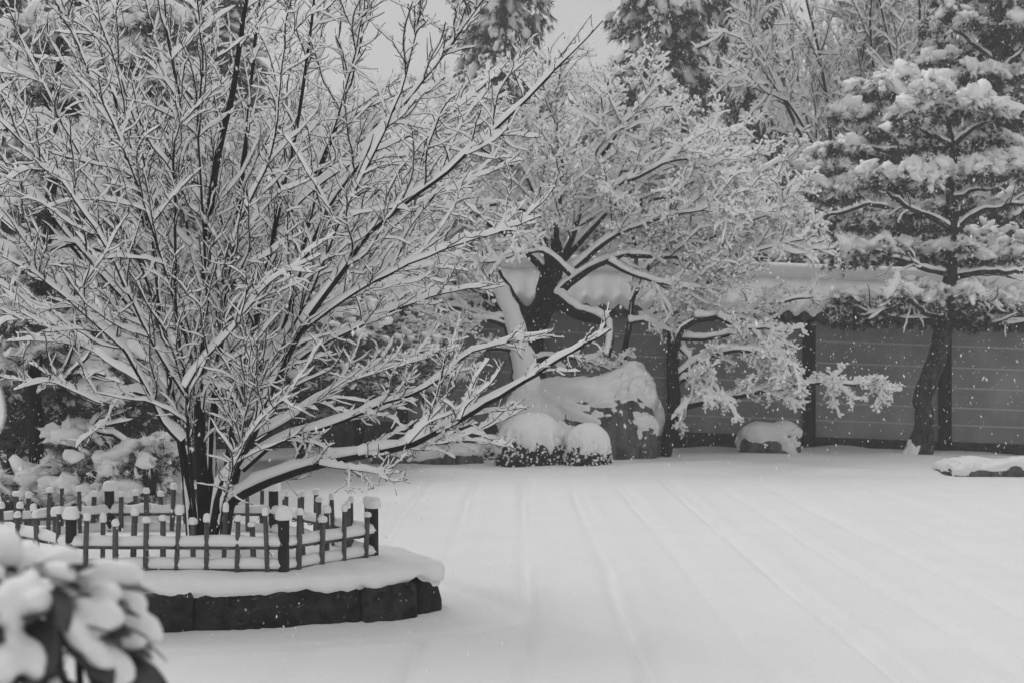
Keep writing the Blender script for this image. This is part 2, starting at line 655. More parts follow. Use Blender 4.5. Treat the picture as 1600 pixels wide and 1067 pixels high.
STRIPE_Z = [2.10, 1.69, 1.30, 0.92, 0.59]
for i, x in enumerate(POST_X):
    g = Geo()
    box(g, x - 0.115, x + 0.115, WY - 0.10, WY + 0.28, -0.45, 2.50)
    g.build('post', M_TIMBER, wall, smooth=False)
    if i + 1 < len(POST_X):
        x1 = POST_X[i + 1]
        g = Geo()
        box(g, x + 0.115, x1 - 0.115, WY, WY + 0.2, 0.27, 2.50, nx=2)
        panel = g.build('panel', M_WALL, wall, smooth=False)
        for sz in STRIPE_Z:
            g = Geo()
            box(g, x + 0.118, x1 - 0.118, WY - 0.006, WY + 0.02, sz - 0.015, sz + 0.015)
            g.build('stripe', M_STRIPE, panel, smooth=False)
        g = Geo()
        box(g, x + 0.115, x1 - 0.115, WY - 0.05, WY + 0.24, -0.6, 0.27)
        g.build('plinth', M_PLINTH, wall, smooth=False)
# roof boards below the snow
EAVE_Y, RIDGE_Y, EAVE_Z, RIDGE_Z = 29.36, 30.2, 2.60, 3.22
g = Geo()
for s in (1, -1):
    ye, yr = (EAVE_Y, RIDGE_Y) if s == 1 else (2 * RIDGE_Y - EAVE_Y, RIDGE_Y)
    V, Q = [], []
    for x in (XL, XR):
        dz = float(wz(x))
        V += [(x, ye, EAVE_Z - 0.09 + dz), (x, yr, RIDGE_Z - 0.09 + dz), (x, yr, RIDGE_Z + dz), (x, ye, EAVE_Z + dz)]
    for j in range(4):
        Q.append((j, (j + 1) % 4, 4 + (j + 1) % 4, 4 + j))
    Q += [(3, 2, 1, 0), (4, 5, 6, 7)]
    g.add(V, Q)
roof = g.build('roof', M_TILE, wall, smooth=False)
# round eave tiles, each a short barrel with a raised rim
TILE_DX = 0.315
bm = bmesh.new()
prof = [(0.0, 0.012), (0.055, 0.012), (0.062, 0.0), (0.092, 0.0), (0.098, 0.01), (0.098, 0.22)]
V, Q, K = [], [], 14
for (r, y) in prof:
    for k in range(K):
        a = 2 * math.pi * k / K
        V.append((r * math.cos(a), y, r * math.sin(a)))
for i in range(len(prof) - 1):
    for k in range(K):
        Q.append((i * K + k, (i + 1) * K + k, (i + 1) * K + (k + 1) % K, i * K + (k + 1) % K))
bm.free()
tile_me = Geo().add(V, Q).mesh('eave_tile', M_DISC)
pan_me = Geo()
V, Q = [], []
for k in range(7):
    u = k / 6
    x = -0.1 + 0.2 * u
    sag = -0.05 * math.sin(math.pi * u)
    for (yy, zz) in ((0, -0.045), (0, 0.02), (0.2, 0.02)):
        V.append((x, yy, zz + sag))
for k in range(6):
    for j in range(2):
        a = k * 3 + j
        Q.append((a, a + 3, a + 4, a + 1))
pan_me = pan_me.add(V, Q).mesh('pan_tile', M_TILE)
raf_me = Geo()
box(raf_me, -0.035, 0.035, 0, 0.5, -0.04, 0.04, shear=False)
raf_me = raf_me.mesh('rafter_end', M_RAFTER, smooth=False)
x = XL + 0.2
while x < XR:
    inst('eave_tile', tile_me, roof, (x, EAVE_Y - 0.075, EAVE_Z - 0.035 + wz(x)), (math.radians(-8), 0, 0))
    inst('pan_tile', pan_me, roof, (x + TILE_DX / 2, EAVE_Y + 0.07, EAVE_Z - 0.03 + wz(x + TILE_DX / 2)))
    x += TILE_DX
x = XL + 0.1
while x < XR:
    inst('rafter_end', raf_me, wall, (x, EAVE_Y + 0.16, EAVE_Z - 0.17 + wz(x)))
    x += 0.235
# snow on the roof, rounded over every row of tiles
nxr = int((XR - XL) / 0.045)
X = np.linspace(XL - 0.05, XR + 0.05, nxr)
ph = (X - (XL + 0.2)) / TILE_DX * 2 * math.pi
scal = 0.5 + 0.5 * np.cos(ph)
prof = [(-0.035, -0.005), (-0.075, 0.05), (-0.06, 0.115), (-0.01, 0.155), (0.06, 0.17), (0.2, 0.175), (0.4, 0.18), (0.6, 0.18), (0.8, 0.175), (0.94, 0.16), (1.02, 0.12)]
rows = []
run = np.hypot(RIDGE_Y - EAVE_Y, RIDGE_Z - EAVE_Z)
for (s, h) in prof:
    s_m = s * run if s > 0 else s * 1.2
    fade = max(0.0, 1 - max(s, 0) * 0.9)
    nzv = fbm(np.stack([X * 1.7, 0 * X + s * 6, 0 * X], -1), 31, 3)
    hh = h * (1 + 0.25 * nzv) + 0.05 * scal * fade - 0.03 * (1 - scal) * (s < 0.1)
    yy = EAVE_Y + s_m * (RIDGE_Y - EAVE_Y) / run - 0.05 * (s < 0.05) * scal - 0.02 * nzv * (s < 0.05)
    zz = EAVE_Z + s_m * (RIDGE_Z - EAVE_Z) / run + hh + 0.03 * scal * (s < 0.0)
    rows.append(np.stack([X, yy, zz + wz(X)], -1))
rows = np.array(rows)
m_ = len(rows)
ii = np.arange(m_ - 1)[:, None] * nxr + np.arange(nxr - 1)[None]
g = Geo()
g.add(rows.reshape(-1, 3), np.stack([ii, ii + 1, ii + 1 + nxr, ii + nxr], -1).reshape(-1, 4))
back = rows.copy()
back[..., 1] = 2 * RIDGE_Y - back[..., 1]
g.add(back.reshape(-1, 3), np.stack([ii + nxr, ii + 1 + nxr, ii + 1, ii], -1).reshape(-1, 4))
g.build('roof_snow', M_SNOW, wall)
g = Geo()
Xr = np.linspace(XL, XR, 160)
P = np.stack([Xr, 0 * Xr + RIDGE_Y, RIDGE_Z + 0.20 + wz(Xr) + 0.008 * fbm(np.stack([Xr, 0 * Xr, 0 * Xr], -1), 3)], -1)
t_ = np.linspace(0, 2 * math.pi, 17)[:-1]
V = P[:, None, :] + np.stack([0 * t_, 0.2 * np.cos(t_), 0.17 * np.sign(np.sin(t_)) * np.abs(np.sin(t_)) ** 0.8], -1)[None]
g.add(V.reshape(-1, 3), grid_quads(1, 160, 16))
g.build('ridge_snow', M_SNOW, wall)

# ------------------------------------------------------------------ raised planting bed of dark stones
bed = thing('planting_bed', 'raised oval planting bed edged with dark stones under thick snow', 'planting bed', (BED_C[0], BED_C[1], 0))
bed['kind'] = 'thing'
seg_len = np.concatenate([[0], np.cumsum(np.linalg.norm(np.diff(np.concatenate([OUT, OUT[:1]]), axis=0), axis=1))])
per = seg_len[-1]


def out_at(s):
    s = s % per
    k = np.clip(np.searchsorted(seg_len, s, side='right') - 1, 0, len(OUT) - 1)
    f = (s - seg_len[k]) / max(seg_len[k + 1] - seg_len[k], 1e-9)
    a, b = OUT[k], OUT[(k + 1) % len(OUT)]
    return a * (1 - f) + b * f


def s_of(p):
    return seg_len[np.argmin(np.linalg.norm(OUT - np.asarray(p), axis=1))]


CSV, CSQ = cube_sphere(15)
# joints between stones; the first ones are those seen from the veranda
joints = [0.05, 0.55, 1.05]
joints += [s_of((-2.95, 10.77)), s_of((-2.2, 10.78)), s_of((-1.08, 11.2)), s_of((-0.72, 11.42)), s_of((-0.62, 11.95))]
s_ = joints[-1]
while s_ < per - 0.7:
    s_ += rng.uniform(0.5, 0.9)
    joints.append(min(s_, per - 0.1))
joints = sorted(joints) + [per + 0.05]
for i in range(len(joints) - 1):
    s0, s1 = joints[i], joints[i + 1]
    if s1 - s0 < 0.08:
        continue
    h_top = BED_Z + rng.uniform(-0.07, 0.01)
    p = CSV / np.linalg.norm(CSV, axis=1, keepdims=True)
    bx = np.sign(p) * np.abs(p) ** 0.22
    bx = bx / np.abs(bx).max(0)
    u = (bx[:, 0] + 1) / 2
    sv = s0 - 0.004 + u * (s1 - s0 + 0.008)
    pt = np.array([out_at(q) for q in sv])
    pn = np.array([out_at(q + 0.03) for q in sv]) - np.array([out_at(q - 0.03) for q in sv])
    pn = nrm(pn)
    outn = np.stack([pn[:, 1], -pn[:, 0]], -1)
    depth = 0.14
    lean = rng.uniform(-0.02, 0.05)
    zz = -0.12 + (bx[:, 2] + 1) / 2 * (h_top + 0.12)
    off = bx[:, 1] * depth - depth + 0.02 + rng.uniform(-0.045, 0.035) + lean * (0.3 - zz)
    v = np.stack([pt[:, 0] + outn[:, 0] * off, pt[:, 1] + outn[:, 1] * off, zz], -1)
    nz = 0.055 * fbm(v * 3.5, 40 + i, 5) + 0.035 * np.abs(fbm(v * np.array([7, 7, 3.0]), 60 + i, 3))
    v[:, :2] += outn * nz[:, None] * (bx[:, 1] > 0)[:, None]
    v[:, 2] += 0.02 * fbm(v * 3.0, 80 + i, 3) * (bx[:, 2] > 0)
    Geo().add(v, CSQ).build('stone', M_STONE, bed)
# snow that fills the bed and hangs over the stones
nA = 640
sA = np.linspace(0, per, nA, endpoint=False)
ringp = np.array([out_at(q) for q in sA])
tang = nrm(np.array([out_at(q + 0.05) for q in sA]) - np.array([out_at(q - 0.05) for q in sA]))
on = np.stack([tang[:, 1], -tang[:, 0]], -1)
en = fbm(np.stack([ringp[:, 0] * 1.6, ringp[:, 1] * 1.6, 0 * sA], -1), 21, 4)
en2 = fbm(np.stack([ringp[:, 0] * 4.0, ringp[:, 1] * 4.0, 0 * sA], -1), 23, 3)
# notches where a stone ends
notch = np.zeros(nA)
for j_ in joints:
    dj = np.abs((sA - j_ + per / 2) % per - per / 2)
    notch += np.exp(-(dj / 0.045) ** 2)
lip = 0.055 + 0.03 * en + 0.02 * en2 - 0.03 * notch
en3 = fbm(np.stack([ringp[:, 0] * 11.0, ringp[:, 1] * 11.0, 0 * sA], -1), 29, 3)
bot = BED_Z - 0.055 + 0.05 * en + 0.045 * en2 + 0.02 * en3 + 0.02 * notch
top = BED_Z + 0.045 + 0.02 * en - 0.02 * notch
rings = []
for (o_, zf) in ((-0.10, -0.35), (0.2, -0.02), (0.75, 0.0), (1.0, 0.35), (0.95, 0.62), (0.7, 0.85), (0.25, 0.97), (-0.6, 1.03)):
    q = ringp + on * (lip * o_)[:, None]
    z_ = bot + (top - bot) * zf
    rings.append(np.stack([q[:, 0], q[:, 1], z_], -1))
for f in (0.90, 0.8, 0.68, 0.55, 0.42, 0.28, 0.14, 0.02):
    q = BED_C + (ringp - BED_C) * f
    z_ = BED_Z + 0.05 + 0.05 * (1 - f) + 0.025 * fbm(np.stack([q[:, 0] * 1.8, q[:, 1] * 1.8, 0 * sA], -1), 27, 3)
    rings.append(np.stack([q[:, 0], q[:, 1], z_], -1))
R_ = np.array(rings)
g = Geo()
g.add(R_.reshape(-1, 3), grid_quads(1, len(R_), nA))
g.build('snow_cover', M_SNOW, bed)

# ------------------------------------------------------------------ low bamboo fence round the tree
def bedtop(x, y):
    return BED_Z + 0.03


FC = {'fl': (-3.17, 11.25), 'fr': (-1.635, 11.2), 'r': (-1.065, 12.0), 'br': (-2.05, 13.45), 'bl': (-3.46, 13.45), 'l': (-4.45, 12.7)}
fence = thing('bamboo_fence', 'low snow capped bamboo picket fence around the bare tree', 'fence', (-2.5, 12.3, BED_Z))

# picket prototype
def picket_mesh(r, h):
    g = Geo()
    K = 8
    P = np.array([[0, 0, -0.08], [0, 0, h * 0.3], [0, 0, h * 0.31], [0, 0, h * 0.325], [0, 0, h * 0.75], [0, 0, h * 0.76], [0, 0, h * 0.775], [0, 0, h], [0, 0, h + 0.001]])
    R = np.array([r, r, r * 1.12, r, r * 0.97, r * 1.08, r * 0.96, r * 0.95, 0.0005])
    tubes(g, P, R, K)
    return g.mesh('picket', M_BAMBOO)


def cap_mesh(r, hcap, seed):
    v, f = ICO[3]
    p = np.sign(v) * np.abs(v) ** 0.72
    p[:, 2] = np.where(p[:, 2] > 0, p[:, 2] * hcap, p[:, 2] * 0.018)
    p[:, :2] *= r
    n = fbm(v * 2.2, seed, 3)
    p *= (1 + 0.12 * n)[:, None]
    return Geo().add(p, None, f).mesh('snow_cap', M_SNOW)


PICK = [picket_mesh(r, h) for r, h in ((0.019, 0.40), (0.021, 0.38), (0.018, 0.42), (0.022, 0.40))]
PICK_H = [0.40, 0.38, 0.42, 0.40]
CAPS = [cap_mesh(r, h, s) for r, h, s in ((0.025, 0.042, 1), (0.028, 0.034, 2), (0.023, 0.052, 3), (0.030, 0.044, 4))]
POST_ME = Geo()
tubes(POST_ME, np.array([[0, 0, -0.1], [0, 0, 0.1], [0, 0, 0.25], [0, 0, 0.40], [0, 0, 0.41]]), np.array([0.042, 0.042, 0.04, 0.041, 0.001]), 10, 0.05)
POST_ME = POST_ME.mesh('corner_post', M_POST)
PCAPS = [cap_mesh(0.056, 0.075, 5), cap_mesh(0.060, 0.09, 6)]


def rail(a, b, z, r):
    a3, b3 = np.array([a[0], a[1], z]), np.array([b[0], b[1], z])
    n = max(6, int(np.linalg.norm(b3 - a3) / 0.03))
    s = np.linspace(0, 1, n)[:, None]
    P = a3 * (1 - s) + b3 * s
    P[:, 2] += 0.006 * fbm(P * 3, 5)
    g = Geo()
    tubes(g, P, np.full(n, r), 7)
    ro = g.build('rail', M_BAMBOO, fence)
    g = Geo()
    d = np.arange(n) / (n - 1) * np.linalg.norm(b3 - a3)
    R = np.full(n, r)
    hn = 1 + 0.25 * fbm(P * 7, 9, 2)
    # snow dips between the pickets
    P2 = P.copy()
    t = tangents(P2[None])[0]
    side = nrm(np.cross(t, Z))
    hh = 0.072 * hn
    ww = 0.038 * (1 + 0.15 * fbm(P * 9, 12, 2))
    hh[0] *= 0.5
    hh[-1] *= 0.5
    V = P2[:, None, :] + side[:, None, :] * (ww[:, None] * SNOW_S)[..., None] + Z * (hh[:, None] * np.maximum(SNOW_U, 0) + r * 0.75)[..., None]
    g.add(V.reshape(-1, 3), grid_quads(1, n, len(SNOW_S)))
    g.build('rail_snow', M_SNOW, ro)
    return ro


def fence_run(a, b, count, skip_ends=True):
    a, b = np.array(a), np.array(b)
    nrm2 = nrm(np.array([(b - a)[1], -(b - a)[0]]))
    for k in range(1, count + 1):
        f = k / (count + 1)
        q = a * (1 - f) + b * f + nrm2 * (0.03 if k % 2 else -0.03)
        j = int(rng.integers(4))
        zz = BED_Z + 0.03 + rng.uniform(-0.015, 0.015)
        rot = (rng.uniform(-0.05, 0.05), rng.uniform(-0.05, 0.05), rng.uniform(0, 6))
        p = inst('picket', PICK[j], fence, (q[0], q[1], zz), rot, (1, 1, rng.uniform(0.9, 1.08)))
        c = bpy.data.objects.new('snow_cap', CAPS[j])
        COL.objects.link(c)
        c.parent = p
        c.location = (0, 0, PICK_H[j])
        c.rotation_euler = (0, 0, rng.uniform(0, 6))
        s = rng.uniform(0.9, 1.15)
        c.scale = (s, s, rng.uniform(0.8, 1.2))
    for z in (BED_Z + 0.215, BED_Z + 0.055):
        rail(a, b, z, 0.0155)
        # rope ties
    ties = Geo()
    for k in range(1, count + 1, 2):
        f = k / (count + 1)
        q = a * (1 - f) + b * f
        for z in (BED_Z + 0.215, BED_Z + 0.055):
            th = np.linspace(0, 2 * math.pi, 10)
            e = nrm(b - a)
            P = np.stack([q[0] + e[0] * 0.02 * np.cos(th) + nrm2[0] * 0.04 * np.sin(th), q[1] + e[1] * 0.02 * np.cos(th) + nrm2[1] * 0.04 * np.sin(th), z + 0.02 * np.sin(th * 1.0 + 0.6)], -1)
            tubes(ties, P, np.full(10, 0.004), 4)
            tail = np.array([[q[0] + nrm2[0] * 0.04, q[1] + nrm2[1] * 0.04, z], [q[0] + nrm2[0] * 0.055 + e[0] * 0.02, q[1] + nrm2[1] * 0.055 + e[1] * 0.02, z - 0.03], [q[0] + nrm2[0] * 0.05 + e[0] * 0.035, q[1] + nrm2[1] * 0.05 + e[1] * 0.035, z - 0.055]])
            tubes(ties, tail, np.array([0.0035, 0.003, 0.002]), 4)
    t = ties.build('rope_ties', M_ROPE, fence)
    t['kind'] = 'stuff'


fence_run(FC['fl'], FC['fr'], 13)
fence_run(FC['fr'], FC['r'], 7)
fence_run(FC['r'], FC['br'], 11)
fence_run(FC['br'], FC['bl'], 12)
fence_run(FC['bl'], FC['l'], 8)
fence_run(FC['l'], FC['fl'], 11)
for i, (k, q) in enumerate(FC.items()):
    p = inst('corner_post', POST_ME, fence, (q[0], q[1], BED_Z + 0.03), (0, 0, i * 0.7))
    c = bpy.data.objects.new('snow_cap', PCAPS[i % 2])
    COL.objects.link(c)
    c.parent = p
    c.location = (0, 0, 0.40)
    c.rotation_euler = (0, 0, i * 1.3)

# ------------------------------------------------------------------ rocks
RSV, RSQ = cube_sphere(22)
BSV, BSQ = cube_sphere(44)


def make_rock(name, label, cat, c, half, topf=None, power=0.5, seed=1, amp=0.1, fscale=1.4, snow=0.16, thr=0.45, rag=0.3, mat=None, extra=None, group=None, soft=0.25):
    c = np.asarray(c, float)
    t = thing(name, label, cat, c, group)
    SV, SQ = (BSV, BSQ) if half[0] > 1 else (RSV, RSQ)
    p = SV / np.linalg.norm(SV, axis=1, keepdims=True)
    b = np.sign(p) * np.abs(p) ** power
    v = b * np.asarray(half)
    if topf is not None:
        v[:, 2] = np.where(v[:, 2] > 0, v[:, 2] * topf(v[:, 0] / half[0]), v[:, 2])
    n = nrm(v / np.asarray(half) ** 2)
    d = amp * fbm(v * fscale, seed, 5) + 0.35 * amp * np.abs(fbm(v * fscale * 3.0 * np.array([1, 1, 0.4]), seed + 3, 3))
    v = v + n * d[:, None]
    if extra is not None:
        v = extra(v)
    v = v + c
    Geo().add(v, SQ).build('rock', mat or M_ROCK, t)
    sv = snow_shell(v, SQ, snow * 0.85, thr, seed + 9, rag=rag, scale=1.0 / max(half[0], 0.3) * 3.0, soft=soft)
    Geo().add(sv, SQ).build('snow_cap', M_SNOW, t)
    return t


def boulder_top(u):
    a = np.interp(u, [-1.2, -0.9, -0.5, -0.1, 0.25, 0.5, 0.66, 0.82, 1.0, 1.2], [0.55, 0.76, 0.88, 0.82, 0.83, 0.98, 1.18, 1.16, 0.80, 0.7])
    return a


def boulder_slope(v):
    w_ = np.clip((0.05 - v[:, 0]) / 0.7, 0, 1)
    k_ = np.clip(v[:, 2] / 1.3, 0, 1) * w_ * np.clip((0.6 - v[:, 1]) / 1.2, 0, 1)
    v = v.copy()
    v[:, 1] += 0.95 * k_
    return v


bc = W(905, 715, 27.9)
bc[2] = 0.0
make_rock('garden_boulder', 'big dark boulder with a saddle shaped snow cap behind two clipped shrubs', 'boulder', bc, (1.46, 0.95, 1.50), boulder_top, 0.72, 3, 0.17, 1.7, 0.24, 0.30, 0.36, soft=0.35, extra=boulder_slope)
c2 = W(998, 690, 27.3)
make_rock('side_stone', 'snow patched stone leaning on the right end of the big boulder', 'rock', (c2[0] + 0.02, 27.35, 0.10), (0.30, 0.28, 0.62), None, 0.6, 8, 0.06, 3, 0.13, 0.2, 0.4, soft=0.3)
c2 = W(1203, 700, 28.8)
make_rock('mossy_rock', 'small rock heaped with snow beneath the low maple boughs', 'rock', (c2[0], 28.8, -0.02), (0.56, 0.40, 0.50), None, 0.62, 14, 0.10, 3, 0.13, 0.22, 0.5, soft=0.3)
c2 = W(1560, 742, 23.9)
make_rock('flat_stone', 'low flat dark stone with patchy snow at right of the pine', 'rock', (c2[0], 24.4, -0.05), (0.80, 0.45, 0.27), lambda u: np.interp(u, [-1, -0.3, 1], [0.95, 0.75, 0.9]), 0.62, 19, 0.11, 3.5, 0.09, 0.55, 0.95, soft=0.35)
for i, (px, d, hw, hh, lab) in enumerate(((612, 26.2, 0.35, 0.26, 'low snowy edging rock leftmost of the row left of the clipped shrubs'),
                                         (668, 26.4, 0.42, 0.24, 'low snowy edging rock in the middle of the row left of the clipped shrubs'),
                                         (722, 26.3, 0.34, 0.27, 'low snowy edging rock nearest the clipped shrubs'))):
    q = W(px, 700, d)
    make_rock('edging_rock', lab, 'rock', (q[0], d, 0.0), (hw, 0.28, hh), None, 0.55, 30 + i, 0.06, 4, 0.10, 0.4, 0.5, group='low rocks along the far edge of the raked snow')


# ------------------------------------------------------------------ clipped round shrubs
def clipped_shrub(label, c, rx, ry, h, seed, group):
    c = np.asarray(c, float)
    t = thing('clipped_shrub', label, 'shrub', c, group)
    # twig body just inside the leaves
    v, q = cube_sphere(14)
    p = v / np.linalg.norm(v, axis=1, keepdims=True)
    b = np.sign(p) * np.abs(p) ** 0.8
    b[:, 2] = np.clip(b[:, 2], -0.3, 1)
    body = b * np.array([rx * 0.9, ry * 0.9, h * 0.88]) + c
    body += 0.04 * fbm(body * 6, seed, 3)[:, None] * p
    Geo().add(body, q).build('stems', M_SHRUB, t)
    n = 5200
    d = nrm(rng.normal(size=(n, 3)))
    d[:, 2] = np.abs(d[:, 2]) - 0.12
    r = rng.uniform(0.90, 1.04, (n, 1))
    C = c + d * r * np.array([rx, ry, h])
    g = Geo()
    leaves(g, C, d, 0.035)
    lo = g.build('leaves', M_SHRUB, t)
    lo['kind'] = 'stuff'
    # snow: smooth dome above a ragged edge
    v, q = cube_sphere(30)
    p = v / np.linalg.norm(v, axis=1, keepdims=True)
    b = np.sign(p) * np.abs(p) ** 0.85
    az = np.arctan2(p[:, 1], p[:, 0])
    rag = 0.30 * fbm(np.stack([np.cos(az) * 4, np.sin(az) * 4, 0 * az], -1), seed + 2, 3) + 0.22 * fbm(b * 9, seed + 4, 3)
    m = np.clip((p[:, 2] - 0.52 + rag) / 0.2, -1, 1)
    sc = np.where(m > 0, 1.02 + 0.10 * np.sqrt(np.maximum(m, 0)), 1.02 + 0.2 * m)
    sv = b * np.array([rx, ry, h]) * sc[:, None]
    sv[:, 2] = np.maximum(sv[:, 2], -0.05)
    sv += 0.015 * fbm(sv * 5, seed + 6, 3)[:, None] * p + c
    Geo().add(sv, q).build('snow_cap', M_SNOW, t)
    g = Geo()
    n = 420
    d = nrm(rng.normal(size=(n, 3)))
    d[:, 2] = rng.uniform(0.02, 0.5, n)
    d = nrm(d)
    lumps(g, c + d * np.array([rx, ry, h]) * 1.02, rng.uniform(0.008, 0.026, (n, 1)) * np.array([1, 1, 0.8]), None, 1, 0.2)
    so = g.build('snow_specks', M_SNOW, t)
    so['kind'] = 'stuff'


GSH = 'clipped round shrubs in front of the big boulder'
q = W(832, 732, 25.6)
clipped_shrub('larger clipped round shrub with a smooth snow dome before the boulder', (q[0], 25.9, 0.0), 0.60, 0.52, 0.80, 51, GSH)
q = W(920, 732, 25.4)
clipped_shrub('smaller clipped round shrub with a snow dome right beside the larger one', (q[0], 25.6, 0.0), 0.39, 0.38, 0.66, 57, GSH)
q = W(765, 715, 27.0)
clipped_shrub('dark half hidden clipped shrub left of the big boulder', (q[0], 27.2, 0.0), 0.30, 0.3, 0.42, 63, GSH)

# ------------------------------------------------------------------ the bare many-stemmed tree in the bed
TD = 12.35


def traced(px, d0, d1, n, wob=0.012):
    px = np.asarray(px, float)
    s = np.concatenate([[0], np.cumsum(np.hypot(*np.diff(px, axis=0).T))])
    s = s / s[-1]
    d = d0 + (d1 - d0) * s ** 1.2
    P = np.stack([(px[:, 0] - 800) / F_PX * d, d, CAM_Z - (px[:, 1] - HORIZON) / F_PX * d], -1)
    P = resample(P, n)
    ph = rng.uniform(0, 50)
    q = np.linspace(0, 1, n)[:, None] * np.linalg.norm(P[-1] - P[0]) * 4 + np.array([[ph, ph * 2, ph * 3]])
    e = np.stack([vnoise(q, 1), vnoise(q, 2), vnoise(q, 3)], -1)
    return P + e * wob * np.linspace(0.2, 1, n)[:, None]


# (photo path from the root outwards, depth at start, depth at end, radius at root in m, radius at tip)
STEMS = [
    ([(300, 842), (292, 760), (283, 690), (272, 640), (262, 560), (250, 490), (240, 420), (226, 350), (206, 280), (186, 180), (165, 90), (150, -20)], -0.05, 0.6, 0.044, 0.012),
    ([(321, 845), (316, 740), (311, 640), (314, 540), (320, 450), (325, 380), (332, 300), (346, 220), (362, 150), (375, 70), (388, -20)], 0.0, 0.1, 0.060, 0.020),
    ([(334, 845), (331, 740), (335, 640), (342, 560), (354, 430), (369, 350), (385, 220), (395, 100), (407, -20)], 0.12, 0.9, 0.045, 0.013),
    ([(345, 842), (354, 740), (370, 640), (395, 520), (415, 430), (432, 350), (446, 280), (465, 190), (478, 100), (492, -20)], 0.05, -0.5, 0.038, 0.010),
    ([(352, 842), (376, 715), (408, 625), (440, 520), (466, 420), (482, 350), (506, 250), (537, 170), (560, 80), (578, -20)], 0.1, 0.7, 0.036, 0.010),
    ([(308, 842), (299, 740), (293, 650), (292, 605), (282, 550), (275, 480), (273, 400), (274, 320), (270, 240), (282, 170), (262, 60), (255, -20)], -0.2, -1.0, 0.020, 0.006),
    ([(345, 838), (357, 790), (385, 768), (430, 748), (500, 725), (545, 714), (600, 704), (650, 690), (700, 666), (745, 640), (800, 608), (850, 578), (900, 547), (956, 514)], -0.05, -1.3, 0.052, 0.006),
    ([(330, 842), (345, 760), (368, 730), (392, 690), (428, 602), (478, 505), (535, 425), (575, 368), (592, 353), (650, 306), (700, 268), (760, 213), (820, 160), (870, 106), (906, 74), (940, 32)], -0.1, -1.5, 0.036, 0.004),
]
